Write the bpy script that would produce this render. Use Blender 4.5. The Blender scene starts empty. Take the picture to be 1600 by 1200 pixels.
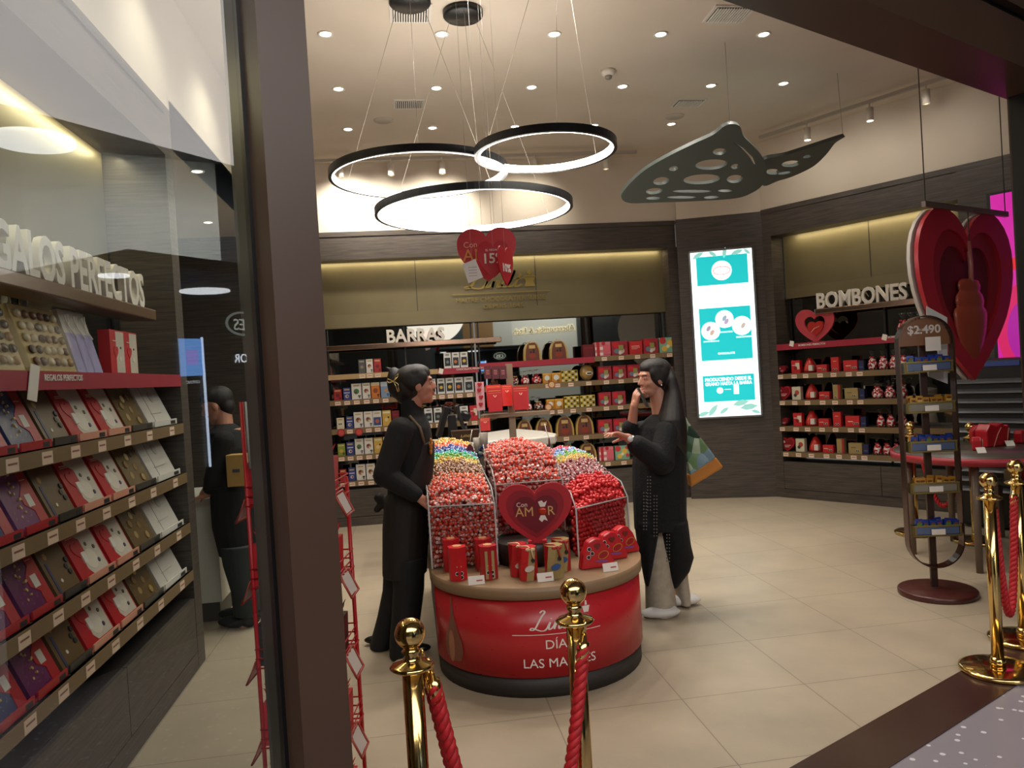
import bpy, math, random
from mathutils import Vector, Matrix
random.seed(7)
scn = bpy.context.scene
COL = scn.collection
PI = math.pi
# ---------------------------------------------------------------- camera
FOC, YAW, PIT, ROL, CH = 1184.66, 0.13687, 0.013078, -0.061013, 1.536
_cy, _sy = math.cos(YAW), math.sin(YAW)
FW = Vector((_sy*math.cos(PIT), _cy*math.cos(PIT), -math.sin(PIT)))
_rt = Vector((_cy, -_sy, 0)); _up = _rt.cross(FW)
CR = _rt*math.cos(ROL) + _up*math.sin(ROL)
CU = _up*math.cos(ROL) - _rt*math.sin(ROL)
CP = Vector((0, 0, CH))
cd = bpy.data.cameras.new('camera'); cam = bpy.data.objects.new('camera', cd); COL.objects.link(cam)
cd.sensor_width = 36; cd.lens = FOC/1600*36; cd.clip_start = .05; cd.clip_end = 100
cam.matrix_world = Matrix(((CR.x, CU.x, -FW.x, 0), (CR.y, CU.y, -FW.y, 0), (CR.z, CU.z, -FW.z, CH), (0, 0, 0, 1)))
scn.camera = cam
# readings from the photograph turned into places in the room
def ray(u, v): return FW + CR*((u-800)/FOC) - CU*((v-600)/FOC)
def at(u, v, D): return CP + ray(u, v)*D
def onz(u, v, z=0.):
    d = ray(u, v); return CP + d*((z-CH)/d.z)
def ony(u, v, y):
    d = ray(u, v); return CP + d*(y/d.y)
def zat(u, v, x, y):
    d = ray(u, v); t = (x*x+y*y)/(x*d.x+y*d.y); return CP + d*t
# ---------------------------------------------------------------- world, exposure
w = bpy.data.worlds.new('world'); scn.world = w; w.use_nodes = True
w.node_tree.nodes['Background'].inputs[0].default_value = (1, .93, .86, 1)
w.node_tree.nodes['Background'].inputs[1].default_value = .18
scn.view_settings.view_transform = 'Standard'; scn.view_settings.look = 'None'
scn.view_settings.gamma = 1; scn.view_settings.use_curve_mapping = False
scn.view_settings.exposure = 0.0
scn.cycles.max_bounces = 8; scn.cycles.transparent_max_bounces = 24
scn.cycles.diffuse_bounces = 4; scn.cycles.glossy_bounces = 5
scn.cycles.sample_clamp_indirect = 4; scn.cycles.caustics_reflective = False
def lamp(name, kind, loc, energy, col=(1, .9, .78), to=None, **kw):
    l = bpy.data.lights.new(name, kind); l.energy = energy; l.color = col
    for k, val in kw.items(): setattr(l, k, val)
    o = bpy.data.objects.new(name, l); COL.objects.link(o); o.location = loc
    if to is not None: o.rotation_euler = (Vector(to)-Vector(loc)).to_track_quat('-Z', 'Y').to_euler()
    return o
CZ = 3.91
DOWN = [(x, y) for y in (5.26, 6.235, 7.22) for x in (-.4, .385, 1.175, 1.955, 2.74)] + [(3.385, 6.2)]
DOWN += [(x, y) for x in (.4, 1.18, 1.96, 2.74) for y in (4.28,)]
for x, y in DOWN:
    lamp('downlight_lamp', 'SPOT', (x, y, CZ-.03), 50, (1, .915, .82), to=(x, y, 0), spot_size=1.75, spot_blend=.9, shadow_soft_size=.05)
# wall washers on the back and right tracks
for x, e in ((-.45, 60), (.5, 60), (1.48, 20), (-.05, 25)):
    lamp('track_lamp', 'SPOT', (x, 7.86, 3.66), e, (1, .93, .8), to=(x-.05, 8.33, 3.3), spot_size=1.9, spot_blend=.8, shadow_soft_size=.05)
for p in ((4.1, 7.2), (4.42, 6.7), (4.7, 6.1)):
    lamp('track_lamp', 'SPOT', (p[0]-.3, p[1]-.2, 3.6), 6, (1, .93, .82), to=(p[0]+.4, p[1]+.3, 3.0), spot_size=2.4, spot_blend=1, shadow_soft_size=.05)
for y in (3.0, 4.1, 5.4):
    lamp('track_lamp', 'SPOT', (-.75, y, 3.7), 16, (1, .93, .8), to=(-1.25, y, 3.0), spot_size=1.9, spot_blend=.9, shadow_soft_size=.05)
# concealed strips below the beams (area lamps that wash the olive panels)
def strip(a, b, e, aim):
    a, b = Vector(a), Vector(b); m = (a+b)/2
    l = bpy.data.lights.new('strip_lamp', 'AREA'); l.shape = 'RECTANGLE'; l.size = (b-a).length; l.size_y = .03
    l.energy = e; l.color = (1, .86, .55)
    o = bpy.data.objects.new('strip_lamp', l); COL.objects.link(o)
    zz = -Vector(aim).normalized(); xx = (b-a).normalized(); yy = zz.cross(xx)
    o.matrix_world = Matrix(((xx.x, yy.x, zz.x, m.x), (xx.y, yy.y, zz.y, m.y), (xx.z, yy.z, zz.z, m.z), (0, 0, 0, 1)))
strip((-.9, 8.47, 2.862), (3.0, 8.47, 2.862), 7, (0, .35, -1))
strip((-1.5, 1.9, 2.862), (-1.5, 4.4, 2.862), 10, (-.35, 0, -1))
strip((4.2, 7.79, 2.862), (5.06, 6.45, 2.862), 4, (.3, .19, -1))
# mall side daylight-coloured ceiling light
lamp('mall_fill', 'AREA', (.6, -1.8, 3.9), 330, (1, .95, .92), to=(.6, -1.8, 0), shape='RECTANGLE', size=8, size_y=3)
lamp('mall_fill', 'AREA', (3, -4.3, 3.6), 130, (.95, .96, 1), to=(3.6, -6, 1.5), shape='RECTANGLE', size=6, size_y=1)
# ---------------------------------------------------------------- materials
def lin(h):
    h = h.lstrip('#'); c = [int(h[i:i+2], 16)/255 for i in (0, 2, 4)]
    return tuple(x/12.92 if x <= .04045 else ((x+.055)/1.055)**2.4 for x in c) + (1,)
_M = {}
def M(h, rough=.5, metal=0., emit=0., **kw):
    k = (h, rough, metal, emit, tuple(sorted(kw.items())))
    if k in _M: return _M[k]
    m = bpy.data.materials.new('paint_'+h.strip('#')); m.use_nodes = True
    nt = m.node_tree; b = nt.nodes['Principled BSDF']
    b.inputs['Base Color'].default_value = lin(h); b.inputs['Roughness'].default_value = rough
    b.inputs['Metallic'].default_value = metal
    if emit:
        b.inputs['Emission Color'].default_value = lin(h); b.inputs['Emission Strength'].default_value = emit
    if not emit and not metal:                      # faint procedural wear in the roughness
        n = nt.nodes.new('ShaderNodeTexNoise'); n.inputs['Scale'].default_value = 14
        r = nt.nodes.new('ShaderNodeMapRange'); r.inputs[3].default_value = max(0, rough-.06); r.inputs[4].default_value = min(1, rough+.06)
        nt.links.new(n.outputs[0], r.inputs[0]); nt.links.new(r.outputs[0], b.inputs['Roughness'])
    for a, val in kw.items(): b.inputs[a.replace('_', ' ')].default_value = val
    _M[k] = m; return m
def noise_mat(name, c1, c2, scale=(1, 1, 1), nscale=5, rough=.5, metal=0., detail=6, coord='Object', bump=0., dist=0., pos=(.35, .65)):
    m = bpy.data.materials.new(name); m.use_nodes = True; nt = m.node_tree; b = nt.nodes['Principled BSDF']
    tc = nt.nodes.new('ShaderNodeTexCoord'); mp = nt.nodes.new('ShaderNodeMapping'); mp.inputs['Scale'].default_value = scale
    n = nt.nodes.new('ShaderNodeTexNoise'); n.inputs['Scale'].default_value = nscale; n.inputs['Detail'].default_value = detail
    n.inputs['Distortion'].default_value = dist
    r = nt.nodes.new('ShaderNodeValToRGB'); r.color_ramp.elements[0].color = lin(c1); r.color_ramp.elements[1].color = lin(c2)
    r.color_ramp.elements[0].position, r.color_ramp.elements[1].position = pos
    L = nt.links.new
    L(tc.outputs[coord], mp.inputs[0]); L(mp.outputs[0], n.inputs[0]); L(n.outputs[0], r.inputs[0]); L(r.outputs[0], b.inputs['Base Color'])
    b.inputs['Roughness'].default_value = rough; b.inputs['Metallic'].default_value = metal
    if bump:
        bp = nt.nodes.new('ShaderNodeBump'); bp.inputs['Strength'].default_value = bump; bp.inputs['Distance'].default_value = .01
        L(n.outputs[0], bp.inputs['Height']); L(bp.outputs[0], b.inputs['Normal'])
    return m
WOODX = noise_mat('dark_wood_x', '#3c3632', '#574e47', (1.2, 1.2, 26), 3, .45, dist=.6, bump=.1)
OLIVE = noise_mat('olive_panel', '#6c6247', '#746a4e', (1, 1, 1), 2, .42, metal=.35)
WHITE = noise_mat('white_plaster', '#cfc3b2', '#d6cabb', (1, 1, 1), 1.5, .8)
SHELF = M('#8a7153', .45); TAUPE = M('#7d6a52', .5); BROWN = noise_mat('brown_frame', '#463327', '#4c382b', (1, 1, 1), 2, .38)
DARK = M('#171513', .4); BLACK = M('#0d0d0e', .35); PAPER = M('#ece4da', .6); TAG = M('#e3c8b2', .5)
GOLD = M('#d9b060', .16, 1.); BRASS = M('#e3c27c', .12, 1.); BRONZE = M('#9a7f6d', .22, 1.); STEEL = M('#b5b5b2', .25, 1.)
RED = M('#c41f26', .35); DRED = M('#8c1a26', .4); STRIPR = M('#a3273a', .4)
MIRROR = M('#77756f', .02, 1.)
def glass_mat(name, tint='#f4f8f6', base=.04, rough=.01):
    m = bpy.data.materials.new(name); m.use_nodes = True; nt = m.node_tree; nt.nodes.clear()
    o = nt.nodes.new('ShaderNodeOutputMaterial'); mx = nt.nodes.new('ShaderNodeMixShader')
    t = nt.nodes.new('ShaderNodeBsdfTransparent'); t.inputs[0].default_value = lin(tint)
    g = nt.nodes.new('ShaderNodeBsdfGlossy'); g.inputs['Roughness'].default_value = rough
    f = nt.nodes.new('ShaderNodeFresnel'); f.inputs[0].default_value = 1.5
    mp = nt.nodes.new('ShaderNodeMath'); mp.operation = 'MULTIPLY_ADD'; mp.inputs[1].default_value = .9; mp.inputs[2].default_value = base
    L = nt.links.new
    ge = nt.nodes.new('ShaderNodeNewGeometry'); m2 = nt.nodes.new('ShaderNodeMath'); m2.operation = 'MULTIPLY_ADD'; m2.inputs[1].default_value = -1; m2.inputs[2].default_value = 1
    m3 = nt.nodes.new('ShaderNodeMath'); m3.operation = 'MULTIPLY'; f.inputs[0].default_value = 1.5
    L(ge.outputs['Backfacing'], m2.inputs[0]); L(m2.outputs[0], m3.inputs[1])   # a pane reflects once, on its front face
    L(f.outputs[0], mp.inputs[0]); L(mp.outputs[0], m3.inputs[0]); L(m3.outputs[0], mx.inputs[0]); L(t.outputs[0], mx.inputs[1]); L(g.outputs[0], mx.inputs[2]); L(mx.outputs[0], o.inputs[0])
    return m
GLASS = glass_mat('shop_glass', '#f2f6f4', .05); ACRYL = glass_mat('acrylic', '#f6f6f6', .03, .05); CELLO = glass_mat('cellophane', '#ffffff', .02, .12)
# ---------------------------------------------------------------- mesh tools
class MB:
    def __init__(s): s.v = []; s.f = []; s.m = []; s.s = []; s.mats = []; s.T = Matrix.Identity(4)
    def mi(s, mat):
        if mat not in s.mats: s.mats.append(mat)
        return s.mats.index(mat)
    def add(s, vs, fs, mat, smooth=False):
        o = len(s.v); i = s.mi(mat)
        s.v += [tuple(s.T @ Vector(p)) for p in vs]
        for f in fs: s.f.append(tuple(o+k for k in f)); s.m.append(i); s.s.append(smooth)
        return s
    def box(s, x0, x1, y0, y1, z0, z1, mat):
        v = [(x, y, z) for x in (x0, x1) for y in (y0, y1) for z in (z0, z1)]
        return s.add(v, [(0, 1, 3, 2), (4, 6, 7, 5), (0, 4, 5, 1), (2, 3, 7, 6), (0, 2, 6, 4), (1, 5, 7, 3)], mat)
    def hexa(s, b, t, mat):                       # bottom quad b, top quad t (ccw from above)
        return s.add(list(b)+list(t), [(3, 2, 1, 0), (4, 5, 6, 7), (0, 1, 5, 4), (1, 2, 6, 5), (2, 3, 7, 6), (3, 0, 4, 7)], mat)
    def quad(s, a, b, c, d, mat): return s.add([a, b, c, d], [(0, 1, 2, 3)], mat)
    def prism(s, poly, a0, a1, mat, ax='y', smooth=False):
        n = len(poly)
        P = (lambda p, a: (p[0], a, p[1])) if ax == 'y' else ((lambda p, a: (p[0], p[1], a)) if ax == 'z' else (lambda p, a: (a, p[0], p[1])))
        vs = [P(p, a0) for p in poly] + [P(p, a1) for p in poly]
        s.add(vs, [tuple(range(n)), tuple(range(2*n-1, n-1, -1))], mat)
        o = len(s.v)-2*n; i = s.mi(mat)
        for k in range(n):
            j = (k+1) % n; s.f.append((o+k, o+n+k, o+n+j, o+j)); s.m.append(i); s.s.append(smooth)
        return s
    def lathe(s, prof, mat, n=24, c=(0, 0, 0), ax=(0, 0, 1)):
        q = Vector(ax).to_track_quat('Z', 'Y').to_matrix(); c = Vector(c); vs = []; fs = []
        for r, z in prof:
            for k in range(n):
                a = 2*PI*k/n; vs.append(tuple(c+q@Vector((r*math.cos(a), r*math.sin(a), z))))
        for i in range(len(prof)-1):
            for k in range(n):
                j = (k+1) % n; fs.append((i*n+k, i*n+j, (i+1)*n+j, (i+1)*n+k))
        s.add(vs, fs, mat, True)
        o = len(s.v)-len(vs); i = s.mi(mat)
        if prof[0][0] > 1e-5: s.f.append(tuple(o+k for k in range(n-1, -1, -1))); s.m.append(i); s.s.append(False)
        if prof[-1][0] > 1e-5: s.f.append(tuple(o+(len(prof)-1)*n+k for k in range(n))); s.m.append(i); s.s.append(False)
        return s
    def tube(s, pts, r, mat, n=8, closed=False, rr=None):
        pts = [Vector(p) for p in pts]; N = len(pts); vs = []; fs = []; pn = None
        for i, p in enumerate(pts):
            a = pts[(i-1) % N] if (closed or i) else p; b = pts[(i+1) % N] if (closed or i < N-1) else p
            t = (b-a).normalized()
            if pn is None:
                pn = t.orthogonal().normalized()
            pn = (pn - t*pn.dot(t)).normalized(); bn = t.cross(pn)
            R = rr[i] if rr else r
            for k in range(n):
                g = 2*PI*k/n; vs.append(tuple(p+pn*(R*math.cos(g))+bn*(R*math.sin(g))))
        for i in range(N if closed else N-1):
            for k in range(n):
                j = (k+1) % n; ii = (i+1) % N; fs.append((i*n+k, i*n+j, ii*n+j, ii*n+k))
        if not closed: fs += [tuple(range(n-1, -1, -1)), tuple((N-1)*n+k for k in range(n))]
        return s.add(vs, fs, mat, True)
    def ball(s, c, r, mat, n=12, m=8):
        if not hasattr(r, '__len__'): r = (r, r, r)
        c = Vector(c); vs = [tuple(c+Vector((0, 0, r[2])))]; fs = []
        for i in range(1, m):
            th = PI*i/m
            for k in range(n):
                ph = 2*PI*k/n; vs.append(tuple(c+Vector((r[0]*math.sin(th)*math.cos(ph), r[1]*math.sin(th)*math.sin(ph), r[2]*math.cos(th)))))
        vs.append(tuple(c-Vector((0, 0, r[2])))); e = len(vs)-1
        for k in range(n): fs.append((0, 1+k, 1+(k+1) % n)); fs.append((e, 1+(m-2)*n+(k+1) % n, 1+(m-2)*n+k))
        for i in range(m-2):
            for k in range(n): fs.append((1+i*n+k, 1+(i+1)*n+k, 1+(i+1)*n+(k+1) % n, 1+i*n+(k+1) % n))
        return s.add(vs, fs, mat, True)
    def mesh(s, name):
        me = bpy.data.meshes.new(name); me.from_pydata(s.v, [], s.f)
        for m in s.mats: me.materials.append(m)
        me.polygons.foreach_set('material_index', s.m); me.polygons.foreach_set('use_smooth', s.s); me.update()
        return me
def put(name, me, parent=None, loc=(0, 0, 0), rz=0., bevel=0.):
    if isinstance(me, MB): me = me.mesh(name)
    o = bpy.data.objects.new(name, me); COL.objects.link(o); o.location = loc; o.rotation_euler = (0, 0, rz)
    if parent is not None: o.parent = parent
    if bevel:
        b = o.modifiers.new('bevel', 'BEVEL'); b.width = bevel; b.segments = 2; b.limit_method = 'ANGLE'
    return o
def tag(o, label, cat, group=None, kind=None):
    o['label'] = label; o['category'] = cat
    if group: o['group'] = group
    if kind: o['kind'] = kind
    return o
def thing(name, label, cat, loc=(0, 0, 0), rz=0., group=None):
    o = bpy.data.objects.new(name, None); COL.objects.link(o); o.location = loc; o.rotation_euler = (0, 0, rz); o.empty_display_size = .1
    return tag(o, label, cat, group)
def struct(name, me, label=None, **kw):
    o = put(name, me, **kw); o['kind'] = 'structure'
    if label: o['label'] = label; o['category'] = 'structure'
    return o
_T = {}
def text_mesh(t, size, mat, ext=.002, bold=0., shear=0., space=1., align='CENTER', res=3, line=1.):
    k = (t, size, mat.name, ext, bold, shear, space, align, line)
    if k in _T: return _T[k]
    c = bpy.data.curves.new('text', 'FONT'); c.body = t; c.size = size; c.extrude = ext; c.offset = bold*size; c.shear = shear
    c.space_character = space; c.align_x = align; c.resolution_u = res; c.space_line = line
    o = bpy.data.objects.new('text', c); COL.objects.link(o)
    me = bpy.data.meshes.new_from_object(o.evaluated_get(bpy.context.evaluated_depsgraph_get()))
    bpy.data.objects.remove(o); me.materials.clear(); me.materials.append(mat); _T[k] = me
    me.transform(Matrix.Rotation(PI/2, 4, 'X')); return me     # stands in the x-z plane, facing -y
def shape_mesh(outlines, ext, mat, res=1):
    """2D outlines (x, z), first the border, the rest holes -> plate facing -y"""
    c = bpy.data.curves.new('plate', 'CURVE'); c.dimensions = '2D'; c.fill_mode = 'BOTH'; c.extrude = ext
    for ol in outlines:
        s = c.splines.new('POLY'); s.points.add(len(ol)-1); s.use_cyclic_u = True
        for i, p in enumerate(ol): s.points[i].co = (p[0], p[1], 0, 1)
    o = bpy.data.objects.new('plate', c); COL.objects.link(o)
    me = bpy.data.meshes.new_from_object(o.evaluated_get(bpy.context.evaluated_depsgraph_get()))
    bpy.data.objects.remove(o); me.materials.clear(); me.materials.append(mat)
    me.transform(Matrix.Rotation(PI/2, 4, 'X')); return me
def heart(w, h, n=48, cx=0., cz=0.):               # outline, point down, centred
    segs = [((0, .34), (.07, .5), (.26, .53), (.36, .47)), ((.36, .47), (.56, .35), (.54, .08), (.40, -.13)), ((.40, -.13), (.28, -.29), (.12, -.41), (0, -.5))]
    m = max(3, n//6); R = []
    for s in segs:
        for k in range(m):
            t = k/m; R.append(tuple((1-t)**3*s[0][j]+3*t*(1-t)**2*s[1][j]+3*t*t*(1-t)*s[2][j]+t**3*s[3][j] for j in (0, 1)))
    R.append((0, -.5)); P = R+[(-x, z) for x, z in R[-2:0:-1]]
    return [(cx+x*w*1.01, cz+z*h) for x, z in P]
def circ(cx, cz, rx, rz=None, n=20, rot=0.):
    rz = rz or rx
    return [(cx+rx*math.cos(2*PI*k/n)*math.cos(rot)-rz*math.sin(2*PI*k/n)*math.sin(rot), cz+rx*math.cos(2*PI*k/n)*math.sin(rot)+rz*math.sin(2*PI*k/n)*math.cos(rot)) for k in range(n)]
def script_mesh(W, H, sw, ext, mat):
    """flowing handwriting drawn with a broad pen: capital, three small letters and a crossed last one"""
    ST = [[(.20, .88), (.26, .98), (.30, .90), (.24, .72), (.17, .45), (.11, .2), (.05, .08), (0, .1), (.03, .18), (.10, .12), (.2, .03), (.28, .04), (.33, .14)],
          [(.33, .14), (.40, .42), (.37, .22), (.37, .08), (.42, .12), (.47, .25)], [(.47, .25), (.51, .42), (.47, .08), (.50, .25), (.56, .42), (.60, .38), (.57, .2), (.57, .08), (.62, .12), (.66, .2)],
          [(.78, .38), (.72, .42), (.66, .3), (.65, .14), (.69, .07), (.74, .15), (.80, .4), (.89, .98), (.83, .6), (.77, .2), (.78, .08), (.83, .12), (.87, .2)],
          [(.99, .8), (.93, .5), (.88, .2), (.89, .07), (.94, .1), (1.0, .2)], [(.86, .5), (1.04, .54)], [(.42, .56), (.425, .6)]]
    q = MB()
    for L_ in ST:
        P = [L_[0]]+L_+[L_[-1]]; Q = []
        for i in range(1, len(P)-2):
            p0, p1, p2, p3 = P[i-1], P[i], P[i+1], P[i+2]
            for k in range(5):
                t = k/5; Q.append([.5*((2*p1[j])+(-p0[j]+p2[j])*t+(2*p0[j]-5*p1[j]+4*p2[j]-p3[j])*t*t+(-p0[j]+3*p1[j]-3*p2[j]+p3[j])*t**3) for j in (0, 1)])
        Q.append(list(L_[-1])); Q = [((a-.5)*W, b*H) for a, b in Q]; vs = []
        for i, p in enumerate(Q):
            a = Q[max(0, i-1)]; b = Q[min(len(Q)-1, i+1)]; dx, dz = b[0]-a[0], b[1]-a[1]; l = math.hypot(dx, dz) or 1; nx, nz = -dz/l, dx/l
            wd = sw*(.35+.65*abs(dz)/l)/2
            for s_ in (-1, 1):
                for y_ in (-ext, ext): vs.append((p[0]+nx*wd*s_, y_, p[1]+nz*wd*s_))
        fs = []
        for i in range(len(Q)-1):
            o = 4*i; fs += [(o, o+4, o+6, o+2), (o+1, o+3, o+7, o+5), (o, o+1, o+5, o+4), (o+2, o+6, o+7, o+3)]
        fs += [(0, 2, 3, 1), (4*len(Q)-4, 4*len(Q)-3, 4*len(Q)-1, 4*len(Q)-2)]; q.add(vs, fs, mat)
    return q.mesh('script')
class Frame:                                       # a wall seen from the room: x to the right, y into the wall
    def __init__(s, x, y, deg): s.o = Vector((x, y, 0)); s.r = math.radians(deg); c, n = math.cos(s.r), math.sin(s.r); s.x = Vector((c, n, 0)); s.y = Vector((-n, c, 0))
    def w(s, x, y, z=0.): return s.o + s.x*x + s.y*y + Vector((0, 0, z))
    def px(s, u, v, y=0.):                         # (local x, z) of a reading lying in the plane y
        d = ray(u, v); o = CP-s.o; t = (y-o.dot(s.y))/d.dot(s.y); p = CP+d*t-s.o
        return p.dot(s.x), p.z
FB = Frame(0, 8.33, 0); FL = Frame(-1.25, 0, 90); FR = Frame(3.975, 7.921, -57.4); FC = Frame(3.131, 8.213, -19); FS = Frame(0, 1.988, 26.9)
# ================================================================ STRUCTURE
def floor_mat():
    m = bpy.data.materials.new('floor_tiles'); m.use_nodes = True; nt = m.node_tree; b = nt.nodes['Principled BSDF']; L = nt.links.new
    tc = nt.nodes.new('ShaderNodeTexCoord'); mp = nt.nodes.new('ShaderNodeMapping'); mp.inputs['Location'].default_value = (-.5546, -2.7316, 0)
    br = nt.nodes.new('ShaderNodeTexBrick'); br.offset = 0; br.squash = 1
    br.inputs['Scale'].default_value = 1; br.inputs['Brick Width'].default_value = .6; br.inputs['Row Height'].default_value = .6
    br.inputs['Mortar Size'].default_value = .0022; br.inputs['Mortar Smooth'].default_value = .1
    br.inputs['Color1'].default_value = lin('#ad9f89'); br.inputs['Color2'].default_value = lin('#b0a28c'); br.inputs['Mortar'].default_value = lin('#7d7263')
    n = nt.nodes.new('ShaderNodeTexNoise'); n.inputs['Scale'].default_value = 2.2; n.inputs['Detail'].default_value = 8; n.inputs['Roughness'].default_value = .6
    r = nt.nodes.new('ShaderNodeValToRGB'); r.color_ramp.elements[0].color = (.86, .86, .86, 1); r.color_ramp.elements[1].color = (1.06, 1.05, 1.04, 1)
    r.color_ramp.elements[0].position = .3; r.color_ramp.elements[1].position = .7
    mx = nt.nodes.new('ShaderNodeMix'); mx.data_type = 'RGBA'; mx.blend_type = 'MULTIPLY'; mx.inputs[0].default_value = 1
    L(tc.outputs['Object'], mp.inputs[0]); L(mp.outputs[0], br.inputs[0]); L(mp.outputs[0], n.inputs[0]); L(n.outputs[0], r.inputs[0])
    L(br.outputs[0], mx.inputs[6]); L(r.outputs[0], mx.inputs[7]); L(mx.outputs[2], b.inputs['Base Color'])
    b.inputs['Roughness'].default_value = .42; return m
def terrazzo():
    m = bpy.data.materials.new('terrazzo'); m.use_nodes = True; nt = m.node_tree; b = nt.nodes['Principled BSDF']; L = nt.links.new
    tc = nt.nodes.new('ShaderNodeTexCoord'); vo = nt.nodes.new('ShaderNodeTexVoronoi'); vo.inputs['Scale'].default_value = 20
    r = nt.nodes.new('ShaderNodeValToRGB'); r.color_ramp.interpolation = 'CONSTANT'
    r.color_ramp.elements[0].color = lin('#d9d8de'); r.color_ramp.elements[1].color = lin('#8f8990'); r.color_ramp.elements[1].position = .2
    L(tc.outputs['Object'], vo.inputs[0]); L(vo.outputs['Distance'], r.inputs[0]); L(r.outputs[0], b.inputs['Base Color']); b.inputs['Roughness'].default_value = .3
    return m
a, b_ = FS.w(-6, 0), FS.w(9, 0)
m = MB(); m.add([tuple(a), tuple(b_), (9, 9.2, 0), (-6, 9.2, 0)], [(0, 1, 2, 3)], floor_mat()); struct('floor', m)
m = MB(); c1, c2 = FS.w(-6, -.233), FS.w(9, -.233); m.add([(c1.x, c1.y, 0), (c2.x, c2.y, 0), (12, -9, 0), (-9, -9, 0)], [(0, 1, 2, 3)], terrazzo()); struct('floor', m)
m = MB(); m.box(-6, 9, -.233, 0, -.02, .004, noise_mat('brown_threshold', '#3b241d', '#45302a', (1, 1, 1), 3, .25)); struct('trim_1', m, loc=FS.w(0, 0), rz=FS.r)
# ceiling of the shop and of the mall
m = MB(); m.box(-4, 9, 2.2, 9.2, CZ, CZ+.1, WHITE); struct('ceiling', m)
m = MB(); m.box(-10, 10, -9.5, -.3, 4.3, 4.4, M('#8d8884', .7)); struct('ceiling', m, loc=FS.w(0, 0), rz=FS.r)
m = MB(); m.box(-3.2, -1.25, 4.57, 8.33, 3.16, 3.22, WHITE); struct('ceiling', m)      # low soffit of the side bay
# upper white walls
m = MB(); m.box(-3.2, 3.2, 8.33, 8.45, 3.16, CZ, WHITE); struct('wall_back', m)
m = MB(); m.box(-1.45, -1.25, 1.2, 8.33, 3.16, CZ, WHITE); struct('wall_left', m)
m = MB(); m.box(-.01, 6.2, 0, .1, 3.16, CZ, WHITE); struct('wall_right', m, loc=FR.w(0, 0), rz=FR.r)
m = MB(); m.box(-.02, .93, 0, .1, 3.16, CZ, WHITE); struct('wall_back', m, loc=FC.w(0, 0), rz=FC.r)
# dark wood column between the two shelf walls
m = MB(); m.box(-.03, .895, 0, .3, 0, 3.16, WOODX); struct('wall_column', m, loc=FC.w(0, 0), rz=FC.r)
# back wall: beam, olive panel, lower ledge, side returns
m = MB(); m.box(-3.2, 3.13, -.012, .16, 3.12, 3.17, WOODX); m.box(-.9, 3.13, 0, .3, 2.87, 3.12, WOODX); struct('trim_2', m, loc=FB.w(0, 0))
m = MB(); m.box(-.9, 3.05, .2, .24, 2.3, 2.9, OLIVE); m.add([(-.9, .2, 2.3), (3.05, .2, 2.3), (3.05, .19, 2.16), (-.9, .19, 2.16)], [(3, 2, 1, 0)], OLIVE)
m.box(-.9, 3.05, .19, .3, 2.15, 2.16, OLIVE)
for x in (.165, 1.52): m.box(x-.003, x+.003, .197, .2, 2.3, 2.87, DARK)
struct('wall_back', m, loc=FB.w(0, 0))
m = MB(); m.box(-1.0, -.9, 0, .5, 0, 2.87, WOODX); m.box(3.03, 3.14, 0, .5, 0, 2.87, WOODX); struct('trim_3', m, loc=FB.w(0, 0))
m = MB(); m.box(-3.2, -1.0, 0, .1, 0, 3.12, WOODX); struct('wall_back', m, loc=FB.w(0, 0))
m = MB(); m.box(-3.3, -3.2, 4.4, 8.4, 0, 3.2, noise_mat('grey_wall', '#6a665f', '#77726a')); struct('wall_left', m)
# left wall beam, olive panel, end panel
m = MB(); m.box(1.2, 4.44, 0, .5, 2.87, 3.16, WOODX); m.box(1.2, 4.44, -.01, .0, 3.10, 3.125, DARK); struct('trim_4', m, loc=FL.w(0, 0), rz=FL.r)
m = MB(); m.box(1.2, 4.4, .32, .36, 1.98, 2.87, OLIVE); struct('wall_left', m, loc=FL.w(0, 0), rz=FL.r)
m = MB(); m.box(4.435, 4.57, 0, .55, 0, 3.16, WOODX); struct('trim_5', m, loc=FL.w(0, 0), rz=FL.r)
# right wall beam, olive panel, wood panel with screen
m = MB(); m.box(0, 1.97, 0, .35, 2.87, 3.12, WOODX); m.box(0, 6, -.012, .16, 3.12, 3.17, WOODX); struct('trim_6', m, loc=FR.w(0, 0), rz=FR.r)
m = MB(); m.box(.12, 1.97, .22, .26, 2.3, 2.9, OLIVE); m.add([(.12, .22, 2.3), (1.97, .22, 2.3), (1.97, .21, 2.18), (.12, .21, 2.18)], [(3, 2, 1, 0)], OLIVE)
m.box(1.06, 1.066, .217, .22, 2.3, 2.87, DARK); struct('wall_right', m, loc=FR.w(0, 0), rz=FR.r)
m = MB(); m.box(0, .1, 0, .5, 0, 2.87, WOODX); struct('trim_7', m, loc=FR.w(0, 0), rz=FR.r)
m = MB(); m.box(1.97, 6, -.01, .3, 0, 3.12, WOODX); struct('wall_right', m, loc=FR.w(0, 0), rz=FR.r)
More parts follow.
